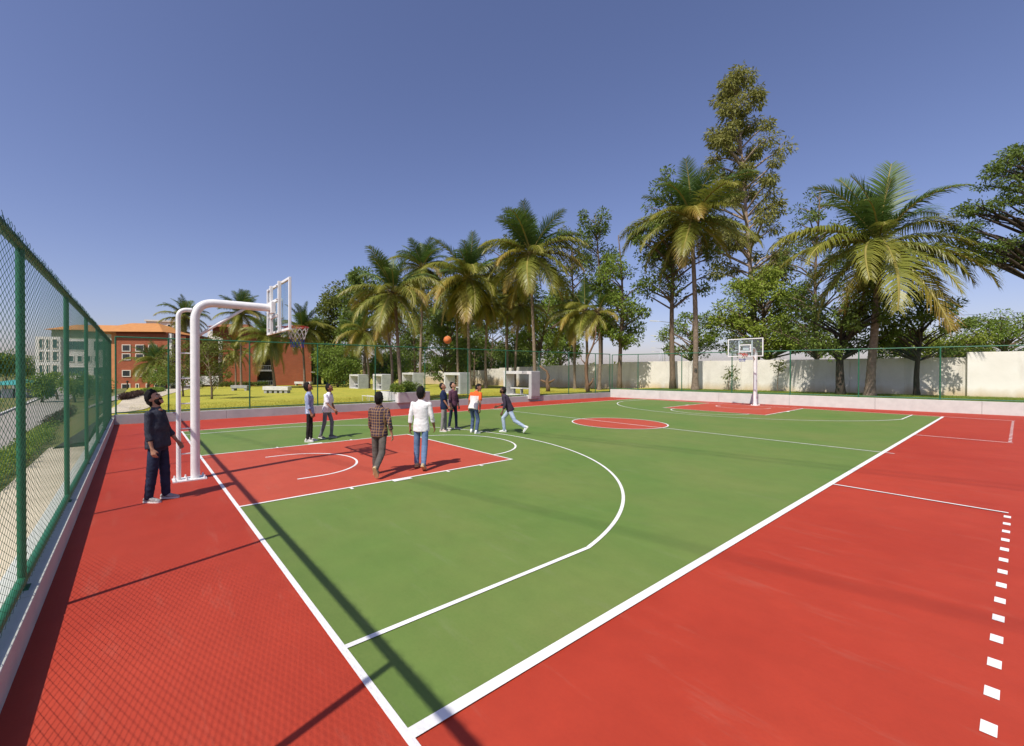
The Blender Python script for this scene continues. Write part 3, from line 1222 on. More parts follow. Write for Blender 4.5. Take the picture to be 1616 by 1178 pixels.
sh_white = cloth('white_shirt', (0.80, 0.79, 0.78), (0.74, 0.73, 0.73), scale=4)
sh_white2 = cloth('white_tee', (0.78, 0.77, 0.80), (0.70, 0.70, 0.74), scale=4)
sh_polo = cloth('navy_polo', (0.020, 0.030, 0.075), (0.013, 0.02, 0.05), scale=7)
sh_mar = cloth('maroon_shirt', (0.13, 0.055, 0.085), (0.09, 0.04, 0.06), scale=7)
sh_pur = cloth('dark_purple_shirt', (0.055, 0.043, 0.062), (0.038, 0.03, 0.045), scale=7)
sh_plaid = plaid('brown_check_cloth', (0.034, 0.026, 0.046), (0.46, 0.27, 0.11), (0.085, 0.055, 0.07), 0.056)
sh_blue = plaid('blue_check_cloth', (0.24, 0.30, 0.46), (0.62, 0.66, 0.76), (0.12, 0.17, 0.32), 0.034)
sh_or = two_tone('orange_and_white_tee', (0.74, 0.72, 0.68), (0.72, 0.13, 0.03), 1.245, None)
shoe_grey = cloth('grey_trainer', (0.42, 0.40, 0.38), (0.25, 0.24, 0.24), scale=30)
shoe_tan = cloth('tan_canvas_shoe', (0.42, 0.34, 0.24), (0.36, 0.29, 0.2), scale=20)
shoe_pale = cloth('pale_trainer', (0.68, 0.64, 0.60), (0.55, 0.5, 0.47), scale=30)
shoe_white = cloth('white_trainer', (0.80, 0.80, 0.79), (0.7, 0.7, 0.7), scale=30)
shoe_dark = cloth('dark_trainer', (0.09, 0.08, 0.075), (0.2, 0.19, 0.18), scale=40)
shoe_pink = cloth('beige_trainer', (0.5, 0.36, 0.30), (0.62, 0.55, 0.5), scale=40)
SK1, SK2, SK3 = ('warm', (0.46, 0.235, 0.145)), ('brown', (0.30, 0.14, 0.082)), ('dark', (0.16, 0.074, 0.045))

person('bearded man in charcoal shirt and dark jeans looking up beside the hoop post', (8.74, -0.98), 84, 1.74, SK1, 'thick', True,
       sh_navy, denim_d, shoe_grey, M_solew, 'half', hem=.86, lean=-4, head=(24, 0, 0), legs=((6, 2, 4, 0), (-4, 2, 3, 0)),
       arms=((8, 8, 24), (-1, 8, 14)), bulk=1.2, trouser_w=1.16, seed=1)
person('man in brown checked shirt and grey trousers walking away into the key', (9.38, 2.62), 12, 1.62, SK1, 'thick', False,
       sh_plaid, grey_tr, shoe_tan, M_soletan, 'half', hem=.84, lean=-1, head=(14, 0, 0), legs=((6, 2, 6, 0), (-13, 2, 38, 62)),
       arms=((10, 8, 14), (-8, 14, 20)), bulk=1.06, trouser_w=1.08, seed=2)
person('man in white shirt and blue jeans stepping away from the camera', (9.46, 3.56), 8, 1.66, SK2, 'thick', False,
       sh_white, denim_b, shoe_tan, M_soletan, 'half', hem=.80, lean=-2, head=(10, 22, 0), legs=((6, 3, 4, 0), (-9, 1, 10, 34)),
       arms=((-4, 10, 12), (4, 12, 18)), bulk=.99, trouser_w=1.04, seed=3)
person('young man in blue checked shirt and black trousers beside a white tee wearer', (4.52, 2.80), 82, 1.69, SK2, 'curly', False,
       sh_blue, black_tr, shoe_pale, M_solew, 'half', hem=.84, lean=-3, head=(22, -6, 0), legs=((2, 2, 2, 0), (-2, 2, 2, 0)),
       arms=((0, 6, 12), (2, 7, 16)), bulk=.95, trouser_w=.88, seed=4)
person('young man in white tee and faded grey jeans stepping forward, looking up', (4.22, 3.42), 100, 1.65, SK2, 'short', False,
       sh_white2, grey_jean, shoe_dark, M_solew, 'short', hem=.86, lean=8, head=(26, -20, 0), legs=((18, 2, 22, 0), (-4, 2, 14, 6)),
       arms=((8, 12, 24), (26, 6, 34)), bulk=.96, trouser_w=.92, seed=5)
person('man in navy polo and light grey trousers standing in front of a man in maroon', (5.18, 7.16), 100, 1.63, SK2, 'short', False,
       sh_polo, grey_lt, shoe_pink, M_solew, 'short', hem=.82, lean=-4, head=(24, 10, 0), legs=((3, 2, 2, 0), (-3, 2, 2, 0)),
       arms=((4, 8, 12), (16, 8, 14)), bulk=1.04, trouser_w=.95, seed=6)
person('man in maroon shirt standing just behind a man in a navy polo', (4.86, 7.80), 128, 1.64, SK1, 'short', False,
       sh_mar, denim_d, shoe_dark, M_solew, 'half', hem=.86, lean=-3, head=(22, -14, 0), legs=((4, 3, 2, 0), (-8, 2, 2, 0)),
       arms=((0, 12, 8), (4, 10, 12)), bulk=1.0, trouser_w=.9, seed=7)
person('man in orange and white tee and jeans, leaning forward with head turned', (6.12, 7.70), 38, 1.67, SK2, 'short', False,
       sh_or, denim_m, shoe_white, M_solew, 'short', hem=.84, lean=20, head=(-4, 62, 0), legs=((20, 6, 26, 0), (8, 8, 24, 4)),
       arms=((2, 8, 16), (-4, 14, 12)), bulk=1.0, trouser_w=1.0, seed=8)
person('crouching runner in dark purple shirt and pale blue jeans lunging', (6.80, 8.72), 285, 1.66, SK3, 'crop', True,
       sh_pur, denim_l, shoe_white, M_solew, 'half', hem=.86, lean=24, head=(40, 10, 0), legs=((-26, 4, 34, 52), (38, 6, 44, 0)),
       arms=((14, 16, 30), (34, 16, 60)), bulk=1.04, trouser_w=1.0, seed=9)
# ------------------------------------------------------------------ boundary wall
M_wall = mat('boundary_wall_plaster', (0.73, 0.69, 0.61), (0.60, 0.56, 0.48), scale=0.9, rough=0.9, bump=0.25, bscale=14, lo=0.35, hi=0.8, detail=9)
M_wallw = mat('boundary_wall_white', (0.80, 0.76, 0.69), (0.70, 0.66, 0.58), scale=0.8, rough=0.9, bump=0.2, bscale=14, lo=0.35, hi=0.8, detail=9)
M_grime = mat('wall_foot_stain', (0.42, 0.30, 0.15), (0.55, 0.46, 0.32), scale=2.0, rough=0.95, detail=9)


def wall_run(parent, a, b, z0f, top, th, m, name='wall_panel', foot=True):
    a, b = Vector(a + (0,)), Vector(b + (0,))
    tv = (b - a).normalized()
    nr = Vector((-tv.y, tv.x, 0)) * th
    p = [a, b, b + nr, a + nr]
    z0 = [gh(q.x, q.y) - 0.4 for q in p]
    o = MB().add([(q.x, q.y, z) for q, z in zip(p, z0)] + [(q.x, q.y, top) for q in p],
                 [(3, 2, 1, 0), (4, 5, 6, 7), (0, 1, 5, 4), (1, 2, 6, 5), (2, 3, 7, 6), (3, 0, 4, 7)]).build(name, m, parent)
    bev(o, 0.015)
    return o


def stain_wall(m):
    n, l = m.node_tree.nodes, m.node_tree.links
    b = n['Principled BSDF']
    src = b.inputs['Base Color'].links[0].from_socket
    tc = n.new('ShaderNodeTexCoord')
    mp = n.new('ShaderNodeMapping')
    mp.inputs['Scale'].default_value = (0.9, 0.9, 0.16)
    l.new(tc.outputs['Object'], mp.inputs['Vector'])
    nz = n.new('ShaderNodeTexNoise')
    nz.inputs['Scale'].default_value = 1.8
    nz.inputs['Detail'].default_value = 8
    l.new(mp.outputs[0], nz.inputs['Vector'])
    mr = n.new('ShaderNodeMapRange')
    mr.inputs[1].default_value = 0.55
    mr.inputs[2].default_value = 0.85
    mr.inputs[4].default_value = 0.5
    l.new(nz.outputs['Fac'], mr.inputs[0])
    mx = n.new('ShaderNodeMix')
    mx.data_type = 'RGBA'
    mx.inputs[7].default_value = (0.33, 0.30, 0.25, 1)
    l.new(mr.outputs[0], mx.inputs[0])
    l.new(src, mx.inputs[6])
    sp = n.new('ShaderNodeSeparateXYZ')
    l.new(tc.outputs['Object'], sp.inputs[0])
    ad = n.new('ShaderNodeMath')
    ad.operation = 'MULTIPLY_ADD'
    ad.inputs[1].default_value = -1.1
    l.new(nz.outputs['Fac'], ad.inputs[0])
    l.new(sp.outputs['Z'], ad.inputs[2])
    m3 = n.new('ShaderNodeMapRange')
    m3.inputs[1].default_value = -0.05
    m3.inputs[2].default_value = 0.55
    m3.inputs[3].default_value = 0.75
    m3.inputs[4].default_value = 0.0
    l.new(ad.outputs[0], m3.inputs[0])
    mx3 = n.new('ShaderNodeMix')
    mx3.data_type = 'RGBA'
    mx3.inputs[7].default_value = (0.50, 0.36, 0.18, 1)
    l.new(m3.outputs[0], mx3.inputs[0])
    l.new(mx.outputs[2], mx3.inputs[6])
    l.new(mx3.outputs[2], b.inputs['Base Color'])


stain_wall(M_wall)
stain_wall(M_wallw)


def wy(X):
    return 36.95 + 0.245 * X


bw = thing('boundary_wall', 'long pale plastered boundary wall behind the trees beyond the far fence', 'wall')
xs_ = [-6.0, -3.6, -0.4, 3.3, 6.4, 9.6, 12.6, 15.1]
for i, (a, b) in enumerate(zip(xs_[:-1], xs_[1:])):
    wall_run(bw, (a + .006, wy(a)), (b - .006, wy(b)), 0, 2.88 + 0.012 * (i % 2) + .012 * i, 0.22, M_wall)
    p = wall_run(bw, (b - .17, wy(b) - .05), (b + .17, wy(b) - .04), 0, 2.86 + .012 * i, 0.05, M_wall, 'wall_pilaster')
bw2 = thing('boundary_wall', 'higher white wall at the right end of the boundary, standing forward of it', 'wall')
wall_run(bw2, (15.15, wy(15.15) - .42), (24, wy(24) - .42), 0, 3.27, 0.3, M_wallw)
wall_run(bw2, (24.01, wy(24) - .42), (60, wy(60) - .42), 0, 3.27, 0.3, M_wallw)
bw3 = thing('boundary_wall', 'stepped pale boundary wall behind the lawn and palm trunks', 'wall')
pl_ = [(-6.02, 35.55), (-9.6, 36.2), (-13.0, 36.8), (-16.2, 37.4), (-19.8, 38.0), (-23.4, 38.6), (-27.0, 39.2), (-31.0, 39.8), (-36.0, 40.5), (-42.0, 41.4), (-50.0, 42.4), (-60.0, 43.6)]
tops = [2.72, 2.68, 2.63, 2.55, 2.5, 2.40, 2.28, 2.05, 1.98, 1.85, 1.6]
for (b, a), tp_ in zip(zip(pl_[:-1], pl_[1:]), tops):
    v = (Vector(b) - Vector(a)).normalized() * 0.008
    wall_run(bw3, (a[0] + v.x, a[1] + v.y), (b[0] - v.x, b[1] - v.y), 0, tp_, 0.2, M_wall)

# ------------------------------------------------------------------ concrete frames on the lawn
M_marb = mat('pale_stone_cladding', (0.64, 0.63, 0.60), (0.50, 0.50, 0.48), scale=3.0, rough=0.55, spec=0.4, bump=0.04, bscale=30, detail=9, lo=0.4, hi=0.7)
M_marb_shade = mat('shaded_side_stone', (0.42, 0.44, 0.42), (0.32, 0.34, 0.33), scale=2.2, rough=0.6, spec=0.35, bump=0.05, bscale=30, detail=9, lo=0.4, hi=0.7)  # the pale stone again, with the shade of the right-hand sides in its colour
M_conc = mat('weathered_concrete', (0.36, 0.36, 0.34), (0.24, 0.24, 0.23), scale=2.0, rough=0.9, bump=0.2, bscale=25, detail=8)


def cube_frame(label, x, y, w, dpt, h, ang, wallt=0.2):
    """hollow square frame open front and back, with a bench inside; front faces local -y"""
    z = gh(x, y)
    t = thing('garden_frame', label, 'stone frame', (x, y, z), rad(ang), 'hollow stone frames on the lawn')
    e = 0.004
    bev(MB().box(0, w, 0, dpt, h - wallt, h).build('roof_slab', M_marb, t), .012)
    bev(MB().box(0, wallt, e, dpt - e, -.15, h - wallt - e).build('side_panel', M_marb, t), .012)
    bev(MB().box(w - wallt, w, e, dpt - e, -.15, h - wallt - e).build('side_panel', M_marb_shade, t), .012)
    bev(MB().box(wallt + e, w - wallt - e, e, dpt - e, -.15, .10).build('floor_slab', M_marb, t), .01)
    # stone panel on the right outer side
    bev(MB().box(w + .002, w + .03, .03, dpt - .03, .02, h * .5).build('stone_panel', M_marb_shade, t), .004)
    bev(MB().box(w + .002, w + .03, .03, dpt - .03, h * .5 + .012, h - .02).build('stone_panel', M_marb_shade, t), .004)
    s_ = MB().box(wallt + .15, w - wallt - .1, dpt * .35, dpt * .75, .48, .55).build('bench_seat', M_marb, t)
    bev(s_, .01)
    for k in (0.22, 0.5, 0.8):
        MB().box(w * k - .03, w * k + .03, dpt * .42, dpt * .68, .10, .478).build('bench_leg', M_conc, t)
    return t


cube_frame('hollow white stone frame nearest the far corner, widest and closest to the court', -4.85, 19.30, 2.45, .95, 1.70, 5)
cube_frame('hollow white stone frame just left of the widest one near the court', -11.0, 18.50, 2.35, .95, 1.68, -4)
cube_frame('hollow white stone frame right behind the flower planter', -27.3, 23.9, 3.6, 1.3, 1.85, -10)
cube_frame('hollow white stone frame seen past the left end of the flower planter', -25.8, 19.4, 3.0, 1.2, 1.70, -8)
cube_frame('farthest left hollow white stone frame, alone on the lawn', -33.8, 20.05, 3.2, 1.3, 1.75, -4)

# planter with flowers and palm
pt_ = thing('stone_planter', 'low white stone planter box at the foot of the leaning palm', 'planter', (-5.05, 9.78, gh(-5, 9.8)), rad(3))
for nm, bx, m_ in (('front_panel', (0, 2.1, 0, .1, 0, .56), M_marb), ('side_panel', (2.0, 2.1, .104, 2.1, 0, .56), M_marb_shade), ('side_panel', (0, .1, .104, 2.1, 0, .56), M_marb), ('rear_panel', (.104, 1.996, 2.0, 2.1, 0, .56), M_marb)):
    bev(MB().box(*bx).build(nm, m_, pt_), .01)
MB().box(.1, 2.0, .1, 2.0, 0, .48).build('soil', mat('planter_soil', (0.07, 0.05, 0.035), (0.04, 0.03, 0.02), scale=8, rough=1), pt_)
# little rack beside the planter
rk = thing('bench_rack', 'low pale metal rack on the lawn beside the planter', 'rack', (-5.9, 9.15, gh(-5.9, 9.15)))
for y in (0, .3):
    MB().tube([(0, y, .30), (1.9, y, .30)], .018, 6).build('rail', M_marb, rk)
for x in (.05, .95, 1.85):
    MB().tube(bend((x, 0, 0), (x, 0, .3), (x, .3, .3), .03, 4) + [(x, .3, 0)], .016, 6).build('leg', M_marb, rk)


def bench(label, x, y, ang, L, h, legs, m, name='stone_bench'):
    t = thing(name, label, 'bench', (x, y, gh(x, y)), rad(ang))
    bev(MB().box(0, L, 0, .6, h * .45, h).build('seat_slab', m, t), .02)
    for k in range(legs):
        xx = .1 + (L - .5) * k / max(1, legs - 1)
        bev(MB().box(xx, xx + .3, .06, .54, 0, h * .45 - .003).build('leg', M_conc, t), .01)
    return t


bench('pale stone bench on separate blocks in the middle of the lawn', -24.6, 7.9, 40, 2.6, .62, 5, M_marb)
bench('dark grey stone block bench under the slim palm', -36.6, 7.2, 38, 2.2, .6, 2, M_conc)
bench('low striped stone bench before the brick building', -61.5, 21.3, 30, 3.6, .7, 3, M_marb)

# tree stumps with chopped limbs
M_bark = mat('tree_bark', (0.21, 0.15, 0.10), (0.11, 0.08, 0.055), scale=9, rough=0.95, bump=0.9, bscale=22, stretch=(1, 1, 0.3), detail=8)
M_barkd = mat('dark_tree_bark', (0.085, 0.062, 0.045), (0.045, 0.035, 0.028), scale=9, rough=0.95, bump=0.9, bscale=22, stretch=(1, 1, 0.3), detail=8)
M_barkp = mat('palm_trunk_bark', (0.27, 0.205, 0.15), (0.15, 0.11, 0.08), scale=6, rough=0.95, bump=0.8, bscale=18, detail=8)
M_barkl = mat('pale_gum_bark', (0.42, 0.33, 0.25), (0.24, 0.17, 0.12), scale=5, rough=0.9, bump=0.5, bscale=18, stretch=(1, 1, 0.25), detail=8)
M_dead = mat('bleached_dead_wood', (0.22, 0.13, 0.075), (0.12, 0.075, 0.045), scale=7, rough=0.95, bump=0.7, bscale=20, stretch=(1, 1, 0.3), detail=8)


def stump(label, x, y, paths):
    t = thing('tree_stump', label, 'tree stump', (x, y, gh(x, y) - .05))
    for i, (pts, r0, r1) in enumerate(paths):
        n = len(pts)
        pts = [(p[0] + .03 * math.sin(q * 5.1 + i), p[1] + .03 * math.cos(q * 4.3), p[2]) for q, p in enumerate(pts)]
        MB().tube(pts, [.78 * (1 + .12 * math.sin(k * 2.7 + i)) * (r0 + (r1 - r0) * k / (n - 1)) for k in range(n)], 9).build('trunk' if i == 0 else 'branch', M_dead, t, True)
    return t


stump('crooked bare brown stump with chopped limbs by the lawn fence', -6.9, 26.3,
      [([(0, 0, 0), (.05, 0, .5), (-.06, 0, .9), (.02, .02, 1.3), (-.15, 0, 1.75), (-.75, -.25, 2.25)], .24, .09),
       ([(.0, 0, .75), (-.45, -.1, .95), (-.62, -.15, 1.0)], .14, .09), ([(.0, 0, .8), (.4, .15, .98), (.6, .2, 1.1)], .13, .07), ([(0, 0, 1.5), (-.22, 0, 1.55)], .08, .06)])
stump('tall forked bare tree trunk near the corner of the two fences', -3.35, 26.9,
      [([(0, 0, 0), (-.02, 0, .7), (-.12, 0, 1.4), (-.22, 0, 2.2), (-.08, .1, 2.9), (.25, .3, 3.7), (.45, .4, 4.6), (.42, .4, 5.3)], .22, .03),
       ([(0, 0, .55), (.3, .1, .85), (.42, .2, 1.15)], .13, .06), ([(-.2, 0, 2.2), (-.45, -.2, 2.6), (-.55, -.2, 3.0)], .07, .02), ([(.2, .3, 3.7), (.6, .4, 4.1), (.75, .5, 4.7)], .06, .015)])

# ------------------------------------------------------------------ brick buildings
def brick_mat(name, a, b, mortar, sc=1.0):
    m = bpy.data.materials.new(name)
    m.use_nodes = True
    n, l = m.node_tree.nodes, m.node_tree.links
    p = n['Principled BSDF']
    p.inputs['Roughness'].default_value = 0.9
    p.inputs['Specular IOR Level'].default_value = 0.15
    tc = n.new('ShaderNodeTexCoord')
    sp = n.new('ShaderNodeSeparateXYZ')
    cb = n.new('ShaderNodeCombineXYZ')
    ad = n.new('ShaderNodeMath')
    l.new(tc.outputs['Object'], sp.inputs[0])
    l.new(sp.outputs['X'], ad.inputs[0])
    l.new(sp.outputs['Y'], ad.inputs[1])
    l.new(ad.outputs[0], cb.inputs['X'])
    l.new(sp.outputs['Z'], cb.inputs['Y'])
    br = n.new('ShaderNodeTexBrick')
    br.inputs['Scale'].default_value = 1.0
    br.inputs['Brick Width'].default_value = 0.46 * sc
    br.inputs['Row Height'].default_value = 0.15 * sc
    br.inputs['Mortar Size'].default_value = 0.012 * sc
    br.inputs['Color1'].default_value = a + (1,)
    br.inputs['Color2'].default_value = b + (1,)
    br.inputs['Mortar'].default_value = mortar + (1,)
    l.new(cb.outputs[0], br.inputs['Vector'])
    nz = n.new('ShaderNodeTexNoise')
    nz.inputs['Scale'].default_value = 0.7
    nz.inputs['Detail'].default_value = 8
    l.new(tc.outputs['Object'], nz.inputs['Vector'])
    mr = n.new('ShaderNodeMapRange')
    mr.inputs[3].default_value = 0.75
    mr.inputs[4].default_value = 1.2
    l.new(nz.outputs['Fac'], mr.inputs[0])
    mx = n.new('ShaderNodeMix')
    mx.data_type = 'RGBA'
    mx.blend_type = 'MULTIPLY'
    mx.inputs[0].default_value = 1
    l.new(br.outputs['Color'], mx.inputs[6])
    l.new(mr.outputs[0], mx.inputs[7])
    l.new(mx.outputs[2], p.inputs['Base Color'])
    return m


M_brick = brick_mat('red_brick', (0.36, 0.095, 0.042), (0.30, 0.075, 0.035), (0.30, 0.17, 0.11))
M_brick2 = brick_mat('dark_red_brick', (0.24, 0.06, 0.03), (0.20, 0.05, 0.027), (0.2, 0.11, 0.08))
M_roof = mat('terracotta_roof', (0.52, 0.24, 0.075), (0.44, 0.19, 0.06), scale=1.5, rough=0.8, bump=0.3, bscale=12)
M_bw = mat('building_white', (0.72, 0.69, 0.62), (0.64, 0.61, 0.55), scale=0.6, rough=0.85)
M_win = mat('dark_window_glass', (0.02, 0.028, 0.032), rough=0.12, spec=0.6)
M_wing = mat('green_window_glass', (0.05, 0.10, 0.095), (0.03, 0.07, 0.07), scale=0.8, rough=0.15, spec=0.6)
M_fr = mat('pale_window_frame', (0.66, 0.60, 0.50), rough=0.7)
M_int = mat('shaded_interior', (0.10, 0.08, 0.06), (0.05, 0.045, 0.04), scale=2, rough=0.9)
M_metal = mat('galvanised_steel', (0.45, 0.46, 0.47), (0.38, 0.39, 0.4), scale=5, rough=0.45, metallic=0.6)


class Block:
    """building in a local frame: x along the facade, y into the building"""

    def __init__(s, label, a, b, z0, cat='building'):
        a, b = Vector(a + (0,)), Vector(b + (0,))
        s.L = (b - a).length
        s.t = thing('brick_building' if 'brick' in label else 'white_building', label, cat, (a.x, a.y, z0), math.atan2(b.y - a.y, b.x - a.x))

    def wall(s, x0, x1, y0, y1, z0, z1, m, name='wall'):
        return MB().box(x0, x1, y0, y1, z0, z1).build(name, m, s.t)

    def window(s, x0, x1, z0, z1, y=0.0, fr=None, gl=None, mull=1, w=0.12, dep=0.10):
        f = MB()
        f.box(x0, x1, y - dep, y + .02, z0, z0 + w).box(x0, x1, y - dep, y + .02, z1 - w, z1)
        f.box(x0, x0 + w, y - dep, y + .02, z0 + w, z1 - w).box(x1 - w, x1, y - dep, y + .02, z0 + w, z1 - w)
        o = f.build('window', fr or M_fr, s.t)
        n = mull + 1
        xs = [x0 + w + (x1 - x0 - 2 * w) * k / n for k in range(n + 1)]
        for k in range(n):
            MB().box(xs[k] + (.03 if k else 0), xs[k + 1] - (.03 if k < n - 1 else 0), y - .05, y - .02, z0 + w, z1 - w).build('pane', gl or M_win, o)
        return o


# building 1, three storeys, hipped orange roof; facade seen through the fence corner
a1, b1 = (-71.83, -3.75), (-67.4, 2.9)
B1 = Block('red brick building with orange hipped roof and three rows of windows', a1, b1, -1.4)
L = B1.L
H1 = 9.6
B1.wall(0, L, 0, 14, 0, H1, M_brick)
B1.wall(-.02, L + .02, -.06, .0, H1 - .32, H1 - .02, M_brick2, 'cornice')
for x in (.9, 3.0, 5.0, 6.9):
    if x < L - 1.2:
        B1.window(x, x + 1.35, 6.4, 7.55)
        B1.window(x, x + 1.35, 5.0, 6.1)
        B1.window(x, x + 1.35, 2.3, 3.4)
for x, w_ in ((.8, 1.4), (3.0, .55), (4.6, .55), (5.9, 1.9)):
    if x + w_ < L:
        B1.window(x, x + w_, .25, 1.2, mull=1 if w_ > 1 else 0)
rf = MB()
e = .8
z = H1
rf.add([(-e - 4, -e, z), (L - .2, -e, z), (L - .2, 14 + e, z), (-e - 4, 14 + e, z), (-2, 6.5, z + 2.1), (L - 5.5, 6.5, z + 2.1)],
       [(0, 1, 5, 4), (1, 2, 5), (2, 3, 4, 5), (3, 0, 4), (3, 2, 1, 0)])
rf.build('roof', M_roof, B1.t)
B1.wall(L + .003, L + .5, .2, .9, 0, H1 - .2, M_bw, 'corner_pier')
B1.wall(L + .52, L + 2.2, 1.2, 12, 0, H1 - .6, M_brick2, 'side_wing')
B1.wall(-1.0, -.003, .3, 12, 0, H1 - .1, mat('orange_render', (0.55, 0.24, 0.09), (0.48, 0.2, 0.08), scale=1), 'orange_wall')
# white stair head behind
def bear(px, dep):
    p = Vector((17.161, -1.262, 0)) + (FWD + RIGHT * ((px - 726.5) / 672.8)) * dep
    return (p.x, p.y)


T0, T1 = bear(231, 84), bear(284, 86)
B0 = Block('white stair tower rising behind the orange roof', T0, T1, -1.4)
B0.wall(0, B0.L, 0, 6, 0, 13.0, M_bw)
B0.wall(-.25, B0.L + .25, -.25, 6.25, 13.003, 13.3, M_bw, 'parapet')
B0.window(B0.L * .62, B0.L * .74, 10.9, 12.6, fr=M_bw, mull=0)
# white block between the brick ones
B4 = Block('white low block seen between the two brick buildings', (-84, 10.5), (-76, 19.5), -1.4)
B4.wall(0, B4.L, 0, 8, 0, 11.4, M_bw)
for k in range(5):
    for zz in (1.2, 4.4, 7.6):
        B4.window(.8 + 2.2 * k, 2.2 + 2.2 * k, zz, zz + 1.5, fr=M_bw, mull=1)
# building 2: two brick slabs with an open stair bay
a2, b2 = (-68.4, 11.0), (-63.3, 25.1)
B2 = Block('red brick building split by a dark open stair bay', a2, b2, -1.0)
L = B2.L
H2 = 9.1
B2.wall(0, L * .37, 0, 12, 0, H2, M_brick)
B2.wall(L * .545, L - .2, 0, 12, 0, H2, M_brick)
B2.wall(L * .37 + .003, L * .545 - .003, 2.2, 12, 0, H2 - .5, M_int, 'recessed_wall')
for zz in (.0, 2.8, 5.6, 8.3):
    B2.wall(L * .37 + .004, L * .545 - .004, .1, 2.19, zz, zz + .28, M_conc, 'landing')
    if zz < 8:
        rr_ = B2.wall(L * .37 + .004, L * .545 - .004, .06, .09, zz + 1.0, zz + 1.06, M_metal, 'handrail')
        for k in range(9):
            x = L * .37 + .1 + (L * .175 - .2) * k / 8
            MB().box(x - .015, x + .015, .06, .09, zz + .28, zz + 1.0).build('baluster', M_metal, rr_)
B2.window(L * .39, L * .53, 6.6, 7.6, y=2.19, fr=M_bw, mull=2)
B2.wall(-1.5, L * .30, -.45, 9, H2 + .02, H2 + 1.5, M_brick2, 'upper_storey')
r2_ = MB().add([(-2.2, -1.2, H2 + 1.5), (L * .30 + .7, -1.2, H2 + 1.5), (L * .30 + .7, 9.5, H2 + 1.5), (-2.2, 9.5, H2 + 1.5), (0, 4, H2 + 2.5), (L * .22, 4, H2 + 2.5)],
               [(0, 1, 5, 4), (1, 2, 5), (2, 3, 4, 5), (3, 0, 4), (3, 2, 1, 0)]).build('roof', mat('red_roof', (0.36, 0.12, 0.06), (0.3, 0.1, 0.05), scale=2, rough=.8), B2.t)
B2.wall(L * .303, L * .58, -.45, 9, H2 + .02, H2 + .9, M_brick2, 'upper_storey')
for zz in (3.4, 0.6):
    B2.wall(L * .985, L + .5, -.35, .3, zz + 2, zz + 2.12, M_bw, 'ledge')
# white building with big green windows, seen through the nearest fence
a3, b3 = (-98.0, -16.2), (-91.6, -4.3)
B3 = Block('white building with large green windows seen through the nearest fence', a3, b3, -1.5)
L = B3.L
B3.wall(0, L, 0, 10, 0, 9.6, M_bw)
B3.wall(-.2, L * .30, -.5, -.003, 0, 9.9, M_bw, 'wall')
for k, (x0, x1) in enumerate(((.03, .085), (.12, .16), (.20, .27))):
    for zz in (2.6, 5.2, 7.6):
        B3.window(L * x0, L * x1, zz, zz + 1.9, y=-.5, fr=M_fr, gl=M_wing, mull=0)
for zz in (2.2, 7.3):
    B3.window(L * .36, L * .62, zz, zz + 1.9, fr=M_bw, gl=M_wing, mull=3)
    B3.window(L * .70, L * .95, zz, zz + 1.9, fr=M_bw, gl=M_wing, mull=3)
for k in range(5):
    B3.window(L * (.38 + .11 * k), L * (.45 + .11 * k), 5.0, 6.3, fr=M_bw, gl=M_wing, mull=0)
B3.wall(L * .10, L * 1.05, 1.2, 9, 9.603, 11.4, mat('olive_storey', (0.28, 0.30, 0.18), (0.22, 0.24, 0.15), scale=1), 'upper_storey')
MB().add([(L * .04, .4, 11.4), (L * 1.1, .4, 11.4), (L * 1.1, 9.6, 11.4), (L * .04, 9.6, 11.4), (L * .25, 5, 12.8), (L * .95, 5, 12.8)],
         [(0, 1, 5, 4), (1, 2, 5), (2, 3, 4, 5), (3, 0, 4), (3, 2, 1, 0)]).build('roof', M_roof, B3.t)
B3.wall(L * .34, L * .97, -1.6, -.003, 1.75, 1.95, M_bw, 'canopy')

# ------------------------------------------------------------------ paths, road, hedge beds beyond the fences
M_path = mat('pale_concrete_path', (0.55, 0.48, 0.36), (0.44, 0.38, 0.28), scale=0.8, rough=0.9, bump=0.1, bscale=30)
M_road = mat('campus_road_asphalt', (0.30, 0.275, 0.24), (0.24, 0.22, 0.19), scale=0.6, rough=0.9, bump=0.15, bscale=60)


def ribbon(name, pts, wids, m, lift=0.02, n=8):
    """strip draped on the terrain along a smooth line"""
    P = [Vector(p + (0,)) for p in pts]
    C, Wd = [], []
    for i in range(len(P) - 1):
        p0, p1, p2, p3 = P[max(0, i - 1)], P[i], P[i + 1], P[min(len(P) - 1, i + 2)]
        for k in range(n):
            t = k / n
            C.append(0.5 * ((2 * p1) + (p2 - p0) * t + (2 * p0 - 5 * p1 + 4 * p2 - p3) * t * t + (3 * p1 - p0 - 3 * p2 + p3) * t ** 3))
            Wd.append(wids[i] + (wids[i + 1] - wids[i]) * t)
    C.append(P[-1])
    Wd.append(wids[-1])
    V, F = [], []
    for i, c in enumerate(C):
        t = (C[min(i + 1, len(C) - 1)] - C[max(0, i - 1)]).normalized()
        sd = Vector((-t.y, t.x, 0))
        for k in range(5):
            q = c + sd * Wd[i] * (k / 4 - .5)
            V.append((q.x, q.y, gh(q.x, q.y) + lift))
    for i in range(len(C) - 1):
        for k in range(4):
            F.append((i * 5 + k, i * 5 + 5 + k, i * 5 + 6 + k, i * 5 + 1 + k))
    o = MB().add(V, F).build(name, m)
    return structure(o)


